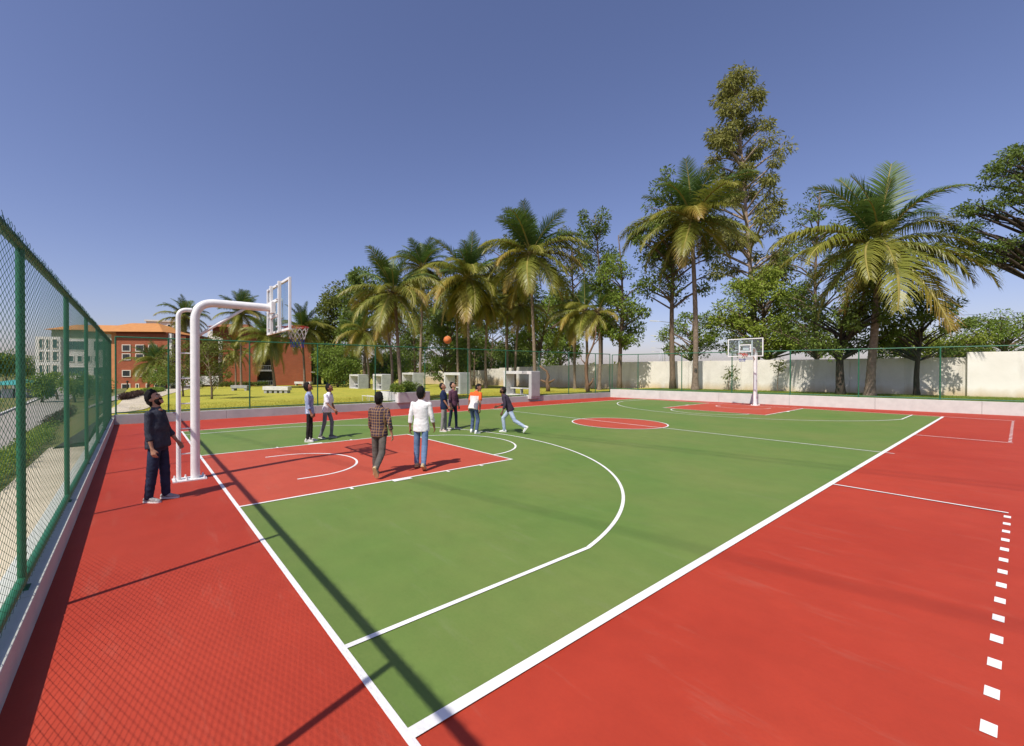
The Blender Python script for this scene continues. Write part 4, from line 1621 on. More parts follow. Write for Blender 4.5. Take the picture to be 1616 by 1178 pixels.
ribbon('walkway', [(-4.6, -2.9), (-6.2, -1.75), (-9.0, -1.4), (-13, -1.15), (-18, -1.0), (-24, -.6), (-34, .6), (-52, 3.4), (-66, 5.6)], [1.1, 1.2, 1.5, 1.7, 1.9, 2.0, 2.4, 2.6, 2.6], M_path, .03)
ribbon('campus_road', [(-16, -6.0), (-19, -3.6), (-24, -2.3), (-34, -1.4), (-50, 0.6), (-66, 2.6)], [3, 2.2, 2.0, 2.2, 2.4, 3], M_road, .015)
ribbon('walkway', [(24, -3.05), (8, -3.05), (0, -3.05), (-4.6, -3.1)], [1.5, 1.5, 1.5, 1.4], M_path, .03)
ribbon('campus_road', [(24, -6.2), (4, -6.2), (-8, -6.3), (-24, -7.0), (-60, -9.5), (-90, -12)], [2.4, 2.4, 2.5, 2.8, 3.4, 4], M_road, .02)
M_kst = mat('road_kerb_stone', (0.55, 0.54, 0.51), (0.42, 0.41, 0.4), scale=4, rough=.9)
ks = MB()
for i in range(70):
    x = 20 - i * 1.0
    yk = -7.62 - max(0, -x - 8) * 0.045
    ks = MB().box(x - .97, x, yk - .18, yk, gh(x, yk) - .1, gh(x, yk) + .13)
    if i == 0:
        kt = thing('road_kerb', 'pale kerb stones along the far side of the road outside the nearest fence', 'kerb')
    bev(ks.build('kerb_stone', M_kst, kt), .015)

# signboards by the path
M_sign = mat('signboard_print', (0.75, 0.74, 0.72), (0.35, 0.16, 0.14), scale=5.5, rough=0.5, lo=.5, hi=.62)
M_sign2 = mat('signboard_photo', (0.65, 0.64, 0.62), (0.16, 0.15, 0.15), scale=4.0, rough=0.5, lo=.42, hi=.6)
for lb, x, y, w_, m_ in (('white signboard on posts with reddish print, beside the lawn', -50.5, 3.4, 2.2, M_sign), ('white signboard on posts with grey photographs, beside the lawn', -50.0, 5.6, 2.4, M_sign2)):
    t = thing('signboard', lb, 'signboard', (x, y, gh(x, y)), rad(62), 'signboards by the lawn')
    MB().box(0, w_, -.03, .03, .55, 1.75).build('board', M_bw, t)
    MB().box(.08, w_ - .08, -.036, -.032, .62, 1.68).build('poster', m_, t)
    for x_ in (.15, w_ - .15):
        MB().tube([(x_, .06, 0), (x_, .06, 1.7)], .03, 6).build('post', M_bw, t)
# lectern sign
t = thing('information_lectern', 'small slanted information panel by the path', 'sign', (-57.5, 3.2, gh(-57.5, 3.2)), rad(62))
MB().tube([(0, 0, 0), (0, 0, .8)], .04, 8).build('post', M_metal, t)
MB().add([(-.5, -.25, .7), (.5, -.25, .7), (.5, .25, 1.0), (-.5, .25, 1.0), (-.5, -.25, .74), (.5, -.25, .74), (.5, .25, 1.04), (-.5, .25, 1.04)],
         [(3, 2, 1, 0), (4, 5, 6, 7), (0, 1, 5, 4), (1, 2, 6, 5), (2, 3, 7, 6), (3, 0, 4, 7)]).build('panel', M_bw, t)
# person far by the brick building is a short dark figure: a bollard lamp in the photograph
t = thing('bollard_lamp', 'dark short bollard lamp before the brick building', 'bollard', (-58.5, -2.2, gh(-58.5, -2.2)))
MB().tube([(0, 0, 0), (0, 0, 1.0)], .09, 10).build('post', M_barkd, t)
MB().sphere((0, 0, 1.1), .17, .17, .14, 12, 8).build('lamp_head', M_barkd, t, True)
# wheelie bins
M_bing = mat('bright_green_plastic', (0.06, 0.42, 0.03), rough=0.4)
M_bind = mat('dark_green_plastic', (0.015, 0.10, 0.05), rough=0.45)
for lb, x, y, m_, w_ in (('dark green bin left of the bright one by the trees', -66.6, 28.4, M_bind, .8), ('bright lime green bin by the trees', -65.8, 29.3, M_bing, .85), ('large dark green bin right of the bright one', -65.0, 30.6, M_bind, 1.6)):
    t = thing('waste_bin', lb, 'bin', (x, y, gh(x, y)), rad(50), 'bins by the trees')
    MB().add([(0, 0, .1), (w_ * .9, 0, .1), (w_ * .9, .7, .1), (0, .7, .1), (-.06, -.06, 1.25), (w_, -.06, 1.25), (w_, .8, 1.25), (-.06, .8, 1.25)],
             [(3, 2, 1, 0), (4, 5, 6, 7), (0, 1, 5, 4), (1, 2, 6, 5), (2, 3, 7, 6), (3, 0, 4, 7)]).build('body', m_, t)
    MB().box(-.1, w_ + .04, -.1, .84, 1.253, 1.36).build('lid', m_, t)
    for k in (.1, w_ - .1):
        MB().tube([(k - .05, .7, .1), (k + .05, .7, .1)], .1, 10).build('wheel', M_barkd, t)
# pale screen beside the bins
t = thing('screen_wall', 'pale ribbed screen wall beside the green bins', 'screen', (-69.6, 24.6, gh(-69.6, 24.6)), rad(62))
for k in range(7):
    bev(MB().box(k * .55, k * .55 + .5, 0, .2, 0, 2.3 + .1 * (k % 2)).build('panel', M_conc, t), .02)
# car parked by the buildings
M_car = mat('silver_car_paint', (0.45, 0.47, 0.50), rough=0.3, metallic=0.3, coat=0.6)
t = thing('parked_car', 'small silver car parked beyond the lawn under a tree', 'car', (-55.0, 4.3, gh(-55, 4.3)), rad(60))
prof = [(-1.9, .35), (-1.92, .75), (-1.45, .92), (-.95, 1.38), (.75, 1.42), (1.45, 1.0), (1.95, .9), (2.0, .35)]
vs_ = [(x, -.8, z) for x, z in prof] + [(x, .8, z) for x, z in prof]
k = len(prof)
cb_ = MB().add(vs_, [tuple(range(k)), tuple(range(2 * k - 1, k - 1, -1))] + [(i, i + k, (i + 1) % k + k, (i + 1) % k) for i in range(k)]).build('body', M_car, t)
bev(cb_, .05)
MB().add([(-1.38, -.83, .95), (-.92, -.83, 1.32), (.7, -.83, 1.35), (1.35, -.83, .98), (-1.38, -.82, .95), (-.92, -.82, 1.32), (.7, -.82, 1.35), (1.35, -.82, .98)],
         [(0, 3, 2, 1), (4, 5, 6, 7), (0, 1, 5, 4), (1, 2, 6, 5), (2, 3, 7, 6), (3, 0, 4, 7)]).build('side_window', M_win, t)
for x in (-1.2, 1.25):
    for y in (-.8, .62):
        MB().tube([(x, y, .32), (x, y + .18, .32)], .32, 16).build('wheel', M_barkd, t)

# turquoise roofed shed seen through the nearest fence
t = thing('market_shed', 'low shed with turquoise roof and stacked crates beyond the road', 'shed', (-51, -13.5, gh(-51, -13.5)), rad(60))
M_turq = mat('turquoise_sheet', (0.05, 0.30, 0.26), (0.04, 0.24, 0.21), scale=3, rough=.5)
MB().add([(-1.4, -.6, 1.45), (3.2, -.6, 1.45), (3.2, 4, 1.9), (-1.4, 4, 1.9), (-1.4, -.6, 1.5), (3.2, -.6, 1.5), (3.2, 4, 1.95), (-1.4, 4, 1.95)],
         [(3, 2, 1, 0), (4, 5, 6, 7), (0, 1, 5, 4), (1, 2, 6, 5), (2, 3, 7, 6), (3, 0, 4, 7)]).build('roof', M_turq, t)
for x in (-1.2, .9, 3.0):
    MB().tube([(x, -.3, 0), (x, -.3, 1.45)], .06, 6).build('post', M_metal, t)
MB().box(-1.3, 3.1, 3.5, 3.7, 0, 1.8).build('rear_wall', M_conc, t)
for k in range(3):
    bev(MB().box(-1.1 + 1.4 * k, 0.1 + 1.4 * k, .2, 1.4, 0, .8 + .2 * (k % 3)).build('crate', M_metal, t), .03)

# street lamps in a receding row behind the wall
def lamp(label, px_x, depth, h):
    C_ = Vector((17.161, -1.262, 0))
    p = C_ + (FWD + RIGHT * ((px_x - 726.5) / 672.8)) * depth
    t = thing('street_lamp', label, 'street lamp', (p.x, p.y, 0.0), 0, 'street lamps behind the boundary wall')
    MB().tube([(0, 0, 0), (0, 0, h)], [.11, .06], 8).build('pole', M_metal, t, True)
    d_ = -RIGHT
    a_ = Vector((0, 0, h - .1))
    MB().tube([a_, a_ + d_ * 1.2 + Vector((0, 0, .15)), a_ + d_ * 2.1 + Vector((0, 0, .22))], .045, 6).build('arm', M_metal, t, True)
    q = a_ + d_ * 2.1 + Vector((0, 0, .22))
    MB().bar(q, q + d_ * 1.1 + Vector((0, 0, .05)), .28, .10).build('lamp_head', M_bw, t)


for i, (x, d_, lb) in enumerate(((1057, 68, 'nearest tall street lamp, its pole behind a tree trunk'), (1049, 97, 'second street lamp of the receding row'), (1045.5, 116, 'third street lamp of the receding row'), (1042, 150, 'fourth, smaller street lamp of the receding row'), (1040, 178, 'fifth and smallest street lamp of the receding row'))):
    lamp(lb, x, d_, 9.8)

# power cables high overhead, out of the picture: they lay the faint soft streaks across the court
M_cable = mat('cable_black', (0.02, 0.02, 0.02))
for x, y in ((10.92, 3.12), (8.34, 9.20), (8.34, 9.62)):
    hc = 26.0
    p = Vector((x + .197 * hc, y - .72 * hc, hc))
    v = Vector((.975, .222, 0))
    o = MB().tube([p - v * 60, p + v * 60], .02, 6).build('overhead_cable', M_cable)
    structure(o)
# ------------------------------------------------------------------ palms
def frond_mat(name, g, g2, tip, tr):
    """leaflets: base colour wanders leaflet by leaflet; tips of the frond turn"""
    m = mat(name, g, g2, scale=1.2, rough=0.42, spec=0.45, island=0.55, transl=tr)
    n, l = m.node_tree.nodes, m.node_tree.links
    at = n.new('ShaderNodeAttribute')
    at.attribute_name = 't'
    mr = n.new('ShaderNodeMapRange')
    mr.inputs[1].default_value = 0.45
    mr.inputs[2].default_value = 1.05
    l.new(at.outputs['Fac'], mr.inputs[0])
    b = n['Principled BSDF']
    src = b.inputs['Base Color'].links[0].from_socket
    mx = n.new('ShaderNodeMix')
    mx.data_type = 'RGBA'
    mx.inputs[7].default_value = tip + (1,)
    l.new(mr.outputs[0], mx.inputs[0])
    l.new(src, mx.inputs[6])
    l.new(mx.outputs[2], b.inputs['Base Color'])
    for q in n:
        if q.type == 'BSDF_TRANSLUCENT':
            l.new(mx.outputs[2], q.inputs['Color'])
    return m


FM_young = frond_mat('young_frond_leaf', (0.085, 0.145, 0.028), (0.050, 0.100, 0.020), (0.13, 0.18, 0.035), .3)
FM_mature = frond_mat('mature_frond_leaf', (0.15, 0.185, 0.028), (0.22, 0.22, 0.034), (0.27, 0.25, 0.036), .32)
FM_old = frond_mat('old_frond_leaf', (0.22, 0.22, 0.032), (0.30, 0.25, 0.04), (0.40, 0.23, 0.05), .32)
FM_dead = frond_mat('dead_frond_leaf', (0.20, 0.125, 0.06), (0.14, 0.085, 0.04), (0.26, 0.16, 0.08), .15)
M_rach = mat('frond_midrib', (0.30, 0.26, 0.06), (0.22, 0.18, 0.05), scale=3, rough=.5)


def frond_mesh(name, elev, droop, m, seed, nl=52, L=1.0, hang=0.5, Lf=0.25):
    """unit-length frond along +x in the xz plane"""
    rng = random.Random(seed)
    n = 16
    pts = [Vector((0, 0, 0))]
    a = rad(elev)
    bendy = rng.uniform(-.12, .12)
    for i in range(n):
        k = (i + .5) / n
        a -= rad(droop) / n * (0.4 + 1.2 * k)
        a = max(a, rad(-86))
        pts.append(pts[-1] + Vector((math.cos(a), bendy * k, math.sin(a))) / n)
    b = MB()
    b.tube(pts, [.016 * (1 - .85 * i / n) + .002 for i in range(n + 1)], 5)
    nr = len(b.f)
    tv = [i / n for i in range(n + 1) for _ in range(5)]
    for s_ in (-1, 1):
        for i in range(nl):
            k = 0.10 + 0.90 * (i + rng.uniform(-.3, .3)) / nl
            k = min(max(k, .08), .995)
            q = k * n
            j = min(int(q), n - 1)
            p = pts[j].lerp(pts[j + 1], q - j)
            t = (pts[j + 1] - pts[j]).normalized()
            sd = Vector((0, s_, 0))
            up = t.cross(Vector((0, 1, 0)))
            up = -up if up.z < 0 else up
            ln = Lf * (math.sin(math.pi * min(1, .16 + k * .80)) ** .7) * rng.uniform(.82, 1.1)
            fwd_ = .55 + .9 * k ** 2
            d = (sd * 1.0 + t * fwd_ + up * rng.uniform(.12, .42)).normalized()
            w = .0076 * (0.7 + .3 * math.sin(math.pi * k))
            c = p.copy()
            vv = []
            h = hang * rng.uniform(.7, 1.4)
            for e_ in range(4):
                wd = t * w * (1.0, 1.25, .85, .06)[e_]
                vv += [c - wd, c + wd]
                c = c + d * ln / 3
                d = (d + Vector((0, 0, -1)) * h * .55).normalized()
            b.add(vv, [(0, 1, 3, 2), (2, 3, 5, 4), (4, 5, 7, 6)])
            tv += [min(1, k * .75 + .25 * e_ / 3 * k + .12 * (e_ / 3)) for e_ in range(4) for _ in range(2)]
    me = b.mesh(name, m)
    me.materials.append(M_rach)
    at = me.attributes.new('t', 'FLOAT', 'POINT')
    at.data.foreach_set('value', tv)
    mi = [1] * nr + [0] * (len(b.f) - nr)
    me.polygons.foreach_set('material_index', mi)
    return me


FR = {}
for key, elev, droop, m_, hang in (('e80', 84, 22, FM_young, .25), ('e60', 66, 46, FM_young, .5), ('e42', 46, 66, FM_young, .8), ('e25', 30, 72, FM_mature, 1.1), ('e8', 14, 72, FM_mature, 1.25),
                                   ('e-10', -2, 72, FM_mature, 1.25), ('o8', 12, 80, FM_old, 1.2), ('e-30', -24, 56, FM_mature, .9), ('e-50', -46, 36, FM_old, .7), ('d-65', -66, 20, FM_dead, .35)):
    FR[key] = [frond_mesh('frond', elev + dv, droop + 1.3 * dv, m_, hash((elev, dv)) % 999, hang=hang, nl=(34 if key[0] == 'd' else 56), Lf=(.15 if key[0] == 'd' else .30)) for dv in (-8, 0, 7)]


def palm(label, x, y, heart, fl, r=.17, lean=(0, 0), n=26, old=1.0, seed=1, top=None, z0=None, group='coconut palms', skirt=2, young=1.0, fronds=None):
    """heart: absolute height of the crown; lean: horizontal offset of the crown from the foot"""
    rng = random.Random(seed)
    z = gh(x, y) if z0 is None else z0
    t = thing('palm_tree', label, 'palm tree', (x, y, z), 0, group)
    H = heart - z
    pts, rr = [], []
    N = 44
    for i in range(N + 1):
        k = i / N
        px_ = lean[0] * k ** 1.6 + .06 * math.sin(k * 5 + seed)
        py_ = lean[1] * k ** 1.6 + .06 * math.cos(k * 4 + seed)
        pts.append((px_, py_, -0.2 + (H + .2) * k))
        rr.append(r * (1.0 - .38 * k + .75 * math.exp(-k * 22)) * (1 + (.045 if i % 2 else -.02)))
    MB().tube(pts, rr, 12).build('trunk', M_barkp, t, True)
    c = Vector(pts[-1])
    # fibrous heart with leaf bases
    hb = MB().sphere((c.x, c.y, c.z + .05), r * 1.15, r * 1.15, .42, 10, 8)
    for k in range(9):
        a = rng.uniform(0, 6.28)
        hb.tube([c + Vector((0, 0, -.1)), c + Vector((math.cos(a) * .25, math.sin(a) * .25, .12)), c + Vector((math.cos(a) * .5, math.sin(a) * .5, .3))], [.06, .045, .02], 5)
    hb.build('crown_heart', M_bark, t, True)
    plan = []
    base = [('e80', 3), ('e60', 5), ('e42', 4), ('e25', 4), ('e8', 3), ('e-10', 3)]
    for k_, c_ in base:
        m_ = young if k_ in ('e80', 'e60', 'e42') else 1.0
        plan += [k_] * max(1, round(c_ * n / 26 * m_))
    plan += ['o8'] * round(2 * old * n / 26) + ['e-30'] * round(4 * old * n / 26) + ['e-50'] * round(3 * old * n / 26) + ['d-65'] * round(skirt * n / 26)
    rot = rng.uniform(0, 6.28)
    if fronds:
        plan = [f[1] for f in fronds]
    ca = math.atan2(RIGHT.y, RIGHT.x)
    ten = rng.uniform(.9, 1.12)
    tilt = (rng.uniform(-.14, .14), rng.uniform(-.14, .14))
    for i, k_ in enumerate(plan):
        o = link('frond', rng.choice(FR[k_]), t)
        rot += 2.39996 + rng.uniform(-.45, .45)
        if fronds:
            rot = ca + rad(fronds[i][0] + rng.uniform(-6, 6))
        o.rotation_euler = (rng.uniform(-.2, .2) + tilt[0] * math.sin(rot), rng.uniform(-.1, .1) + tilt[1] * math.cos(rot), rot)
        s_ = fl * rng.uniform(.82, 1.1) * {'e80': .72, 'e60': .84, 'e42': .94, 'd-65': .62}.get(k_, 1)
        s_ *= fronds[i][2] if fronds else 1
        o.scale = (s_, s_ * ten, s_ * rng.uniform(.9, 1.12))
        up_ = {'e80': .3, 'e60': .25, 'e42': .18, 'e25': .1}.get(k_, 0)
        o.location = (c.x + .1 * math.cos(rot), c.y + .1 * math.sin(rot), c.z + up_)
    return t


def at(px, dep):
    """ground point on the bearing of column px at a forward distance of dep metres"""
    p = Vector((17.161, -1.262, 0)) + (FWD + RIGHT * ((px - 726.5) / 672.8)) * dep
    return p.x, p.y


def zat(py, dep):
    return 2.112 + (584.0 - py) / 672.8 * dep


def palm_at(label, px, dep, py, fl_px, cx=None, **kw):
    """px foot column, dep distance, py crown row, fl_px frond length in pixels of the photograph, cx crown column"""
    x, y = at(px, dep)
    lean = (0, 0)
    if cx is not None:
        o = RIGHT * ((cx - px) / 672.8 * dep)
        lean = (o.x, o.y)
    return palm(label, x, y, zat(py, dep), fl_px * dep / 672.8 * 1.12, lean=lean, **kw)


palm_at('big coconut palm in front of the boundary wall at right, with the widest crown', 1375, 27.1, 386, 128, 1386, r=.24, n=33, old=.9, seed=11, skirt=0,
        fronds=[(165, 'e60', 1.05), (140, 'e80', 1.35), (95, 'e80', 1.45), (60, 'e80', 1.4), (35, 'e60', 1.15), (110, 'e60', 1.05), (255, 'e80', .95), (200, 'e60', .9), (320, 'e60', .85),
                (8, 'e42', .92), (350, 'e25', .88), (340, 'e8', .8), (180, 'e25', 1.2), (188, 'e8', 1.2), (215, 'e42', .8), (232, 'e25', .85), (300, 'e42', .8),
                (208, 'e-10', 1.2), (228, 'e-10', 1.15), (245, 'e-30', 1.2), (268, 'e-50', 1.25), (283, 'e-30', 1.15), (300, 'e-10', .95), (318, 'e-30', 1.0), (332, 'e-10', .9), (346, 'e-30', .88),
                (150, 'e-30', .95), (120, 'e-30', .95), (60, 'e-30', .95), (30, 'e-10', .95), (100, 'e8', .9), (70, 'e25', .95), (130, 'e25', .95), (85, 'e-50', .9), (195, 'e-50', .95), (330, 'e-50', .9), (250, 'd-65', .9), (300, 'd-65', .9)])
palm_at('tall slim coconut palm with yellowing fronds and a number on its trunk', 1097, 34.5, 348, 98, 1092, r=.21, n=28, old=1.25, seed=12, skirt=2)
palm_at('tall coconut palm rising behind the widest stone frame', 843, 42.0, 402, 84, 838, r=.18, n=29, old=1.3, seed=13, skirt=3)
palm_at('coconut palm behind the second stone frame, long drooping yellow fronds', 741, 45.0, 440, 78, 738, r=.18, n=29, old=1.4, seed=14, skirt=4)
palm_at('leaning coconut palm growing from the stone planter', 634, 24.9, 464, 78, 619, r=.12, n=27, old=1.1, seed=15, z0=.75, skirt=2)
palm_at('coconut palm standing just behind and right of the planter palm', 664, 50.0, 424, 58, 666, r=.17, n=25, old=1.2, seed=16, skirt=3)
palm_at('second thin palm stem in the stone planter with a low ragged crown', 620, 25.5, 497, 44, 606, r=.09, n=12, old=1.6, seed=17, z0=.75, skirt=3)
palm_at('low palm with brownish fronds left of the planter', 582, 52.0, 524, 48, 575, r=.15, n=20, old=1.8, seed=18, skirt=4)
palm_at('thin palm with a brown skirt between the planter and the orange ball', 800, 52.0, 474, 42, 802, r=.15, n=20, old=1.6, seed=19, skirt=4)
palm_at('leaning palm trunk with yellow leaf hanging, left of the tallest lawn palm', 812, 48.0, 484, 44, 822, r=.15, n=18, old=1.6, seed=20, skirt=3)
palm_at('palm with brown hanging leaves in the dark trees behind the ball', 767, 47.0, 482, 40, 768, r=.15, n=18, old=2.0, seed=21, skirt=6)
palm_at('thin dark palm trunk left of three, fronds reaching over the lawn wall', 908, 43.0, 494, 52, 906, r=.13, n=14, old=1.4, seed=22, skirt=3, young=.5)
palm_at('middle palm of three with arching yellow fronds before the wall corner', 927, 40.0, 492, 56, 922, r=.15, n=14, old=1.2, seed=23, skirt=3, young=.6)
palm_at('right palm of three near the wall corner, with drooping golden fronds', 946, 38.0, 494, 46, 945, r=.15, n=12, old=1.6, seed=24, skirt=3, young=.4)
palm_at('palm behind the basketball net, in front of the split brick building', 480, 66.0, 520, 44, 478, r=.19, n=26, old=1.2, seed=25, skirt=3)
palm_at('palm with leaning trunk before the dark stair bay', 433, 58.0, 534, 50, 424, r=.19, n=22, old=1.4, seed=26, skirt=2)
palm_at('tall slim palm under the hoop arm before the split brick building', 381, 63.0, 497, 42, 381, r=.17, n=24, old=1.0, seed=27, skirt=2)
palm_at('small yellowish palm left of the slim palm by the brick building', 373, 70.0, 556, 30, 370, r=.15, n=16, old=1.4, seed=28, skirt=1)
palm_at('tall palm rising behind the orange roofed building', 292, 80.0, 503, 38, 292, r=.2, n=26, old=1.0, seed=29, skirt=2)
palm_at('bushy palm in front of the orange roofed building, left trunk of two', 233, 66.0, 574, 34, 238, r=.16, n=20, old=1.3, seed=30, skirt=2)
palm_at('bushy palm in front of the orange roofed building, right trunk of two', 252, 64.0, 570, 32, 248, r=.16, n=22, old=.8, seed=31, skirt=1)
palm_at('dark palm trunk in shade behind the second stone frame', 722, 47.5, 470, 40, 722, r=.14, n=16, old=1.4, seed=32, skirt=3)

# number painted on a trunk
nt = bpy.data.curves.new('tree_number', 'FONT')
nt.body = '8'
nt.size = 0.46
nt.extrude = 0.004
nt.align_x = 'CENTER'
tmp = bpy.data.objects.new('tmp', nt)
COL.objects.link(tmp)
bpy.context.view_layer.update()
me8 = bpy.data.meshes.new_from_object(tmp.evaluated_get(bpy.context.evaluated_depsgraph_get()))
bpy.data.objects.remove(tmp)
nob = link('painted_number', me8)
for o in COL.objects:
    if o.get('label', '').startswith('tall slim coconut palm'):
        nob.parent = o
        dirc = (Vector((17.161, -1.262, 0)) - o.location)
        dirc.z = 0
        dirc.normalize()
        nob.location = Vector((0.02, 0.05, 1.45)) + dirc * .235
        nob.rotation_euler = (rad(90), 0, math.atan2(dirc.y, dirc.x) + rad(90))
nob.data.materials.clear()
nob.data.materials.append(mat('tree_number_paint', (0.03, 0.03, 0.03)))

# ------------------------------------------------------------------ broadleaf trees
def leaf_mat(name, a, b, tr=.34):
    return mat(name, a, b, scale=.5, rough=0.6, spec=0.22, island=0.6, transl=tr, lo=.25, hi=.75)


LM_dark = leaf_mat('dark_green_leaves', (0.11, 0.165, 0.03), (0.165, 0.22, 0.04))
LM_mid = leaf_mat('mid_green_leaves', (0.15, 0.23, 0.034), (0.22, 0.285, 0.045))
LM_light = leaf_mat('light_green_leaves', (0.20, 0.28, 0.036), (0.29, 0.34, 0.05), .3)
LM_gum = leaf_mat('grey_olive_leaves', (0.20, 0.215, 0.05), (0.30, 0.28, 0.075))
LM_olive = leaf_mat('olive_leaves', (0.18, 0.195, 0.032), (0.11, 0.14, 0.026))
LM_lime = leaf_mat('lime_leaves', (0.15, 0.21, 0.025), (0.22, 0.24, 0.03), .3)


def leaves(centres, radii, per, size, seed, droop=.25, squash=.75, aspect=.42):
    """numpy leaf cards scattered through clumps"""
    rng = np.random.default_rng(seed)
    n = len(centres) * per
    c = np.repeat(np.asarray(centres, float), per, 0)
    R = np.repeat(np.asarray(radii, float), per)
    d = rng.normal(size=(n, 3))
    d /= np.linalg.norm(d, axis=1)[:, None]
    rr = rng.random(n) ** .45
    off = d * (rr * R)[:, None]
    off[:, 2] *= squash
    p = c + off
    # growth direction: outwards, drooping
    g = d + rng.normal(size=(n, 3)) * .7
    g[:, 2] -= droop
    g /= np.linalg.norm(g, axis=1)[:, None]
    nn = rng.normal(size=(n, 3)) * .7 + np.array([0, 0, .9])
    sd = np.cross(g, nn)
    sd /= np.linalg.norm(sd, axis=1)[:, None] + 1e-9
    up = np.cross(sd, g)
    s = size * rng.uniform(.65, 1.3, n)
    a = p
    tip = p + g * s[:, None]
    mid = p + g * (s * .5)[:, None] + up * (s * .08)[:, None]
    w = (s * aspect * .5)[:, None]
    V = np.stack([a, mid - sd * w, tip, mid + sd * w], 1).reshape(-1, 3)
    F = np.arange(n * 4).reshape(-1, 4)
    return V, F


def tree(label, x, y, H, prof, lm, bark=None, r=.2, ncl=40, per=110, lsize=.24, seed=1, z0=None, clump=.85, bare=0.0, lean=(0, 0), group='broadleaf trees', droop=.25, name='broadleaf_tree', flat=.75, aspect=.42, wob=.3, limb_r=1.0, gap=-.08, gap_s=.5):
    """prof: list of (height fraction, crown radius) outlining the crown"""
    rng = random.Random(seed)
    z = gh(x, y) if z0 is None else z0
    t = thing(name, label, 'tree', (x, y, z), 0, group)

    def axis(k):
        k = max(0.0, k)
        return Vector((lean[0] * k ** 1.4 + wob * math.sin(k * 4.5 + seed) * k, lean[1] * k ** 1.4 + wob * math.cos(k * 3.7 + seed) * k, H * k))
    hs_ = [p[0] for p in prof]
    k0, k1 = hs_[0], hs_[-1]

    def rad_(k):
        for (a, ra), (b, rb) in zip(prof[:-1], prof[1:]):
            if a <= k <= b:
                return ra + (rb - ra) * (k - a) / (b - a)
        return prof[-1][1]
    # clumps weighted by crown area
    cen, cr_ = [], []
    tries = 0
    while len(cen) < ncl and tries < ncl * 60:
        tries += 1
        k = rng.uniform(k0, k1)
        R = rad_(k)
        if rng.random() > (R / max(p[1] for p in prof)) + .15:
            continue
        a = rng.uniform(0, 2 * math.pi)
        q = R * math.sqrt(rng.uniform(.08, 1.0))
        cs = clump * rng.uniform(.6, 1.25)
        p = axis(k) + Vector((math.cos(a) * q, math.sin(a) * q, 0))
        if gap and mnoise.noise(p * gap_s + Vector((seed, 0, 0))) < gap:
            continue
        if any((p - o).length < (cs + c_) * .46 for o, c_ in zip(cen, cr_)):
            continue
        cen.append(p)
        cr_.append(cs)
    top = min(1.0, k1 * .97)
    N = 16
    pts = [axis(top * i / N) - (Vector((0, 0, .25)) if i == 0 else Vector()) for i in range(N + 1)]
    MB().tube(pts, [r * (1 - .82 * i / N) * (1.35 if i == 0 else 1) for i in range(N + 1)], 9).build('trunk', bark or M_bark, t, True)
    lb = MB()
    for p, c_ in zip(cen, cr_):
        hd = math.hypot(p.x - axis(p.z / H).x, p.y - axis(p.z / H).y)
        ks_ = max(k0 * .8, p.z / H - (.55 * hd + .3) / H)
        a = axis(min(ks_, top))
        m_ = a.lerp(p, .55) + Vector((rng.uniform(-.2, .2), rng.uniform(-.2, .2), rng.uniform(-.05, .3))) * min(1, hd * .5)
        br = (.022 + .016 * hd) * limb_r * min(1, r / .2)
        lb.tube([a, m_, p], [br * 1.3, br, br * .35], 5, cap=False)
        for _ in range(3):
            v = Vector((rng.gauss(0, 1), rng.gauss(0, 1), rng.gauss(.1, .7)))
            v.normalize()
            lb.tube([m_.lerp(p, rng.uniform(.3, .9)), p + v * c_ * .8], [br * .5, br * .15], 4, cap=False)
    o = lb.build('limbs', bark or M_bark, t, True)
    V, F = leaves([tuple(p) for p in cen], cr_, int(per * 1.15), lsize * 1.08, seed, droop, flat, aspect)
    link('crown', npmesh('crown', V, F, lm), t)
    return t


def tree_at(label, px, dep, ytop, prof_px, lm, ybase=None, cx=None, **kw):
    """prof_px: (row, half width in px) down the crown, in pixels of the photograph"""
    x, y = at(px, dep)
    z = gh(x, y)
    ztop = zat(ytop, dep)
    H = ztop - z
    prof = sorted([((zat(py, dep) - z) / H, hw * dep / 672.8) for py, hw in prof_px])
    if cx is not None:
        o = RIGHT * ((cx - px) / 672.8 * dep)
        kw['lean'] = (o.x, o.y)
    return tree(label, x, y, H, prof, lm, **kw)


tree_at('very tall gum tree with a pale trunk behind the yellowing palm', 1196, 48, 108,
        [(112, 8), (140, 28), (175, 38), (205, 34), (230, 58), (265, 52), (290, 48), (330, 56), (370, 64), (405, 60), (440, 46), (462, 16)], LM_gum, bark=M_barkl, r=.30, ncl=112, per=180, lsize=.42, seed=41, clump=1.0, cx=1150, droop=1.0, wob=.25, aspect=.28, gap=-.28, gap_s=.38, limb_r=1.3)
tree_at('open crowned tree with a straight trunk behind the yellowing palm, left', 1062, 36.5, 272,
        [(278, 20), (310, 52), (350, 62), (400, 58), (440, 62), (475, 40)], LM_dark, r=.24, ncl=62, per=95, lsize=.26, seed=42, clump=.75, cx=1052)
tree_at('narrow tree with green tufts down its straight trunk by the wall corner', 978, 38, 362,
        [(365, 10), (400, 26), (440, 34), (490, 40), (520, 34), (545, 14)], LM_mid, r=.2, ncl=46, per=110, lsize=.26, seed=43, clump=.7)
tree_at('tall dark narrow tree left of the tufted one', 948, 46, 326,
        [(330, 16), (360, 28), (400, 30), (450, 34), (500, 34), (530, 14)], LM_dark, r=.22, ncl=52, per=120, lsize=.28, seed=44, clump=.85, cx=944)
tree_at('open tree with bare twigs at the top beside the tall dark one', 906, 51, 352,
        [(358, 14), (385, 32), (420, 38), (465, 36), (505, 24)], LM_olive, r=.2, ncl=42, per=100, lsize=.28, seed=45, clump=.85)
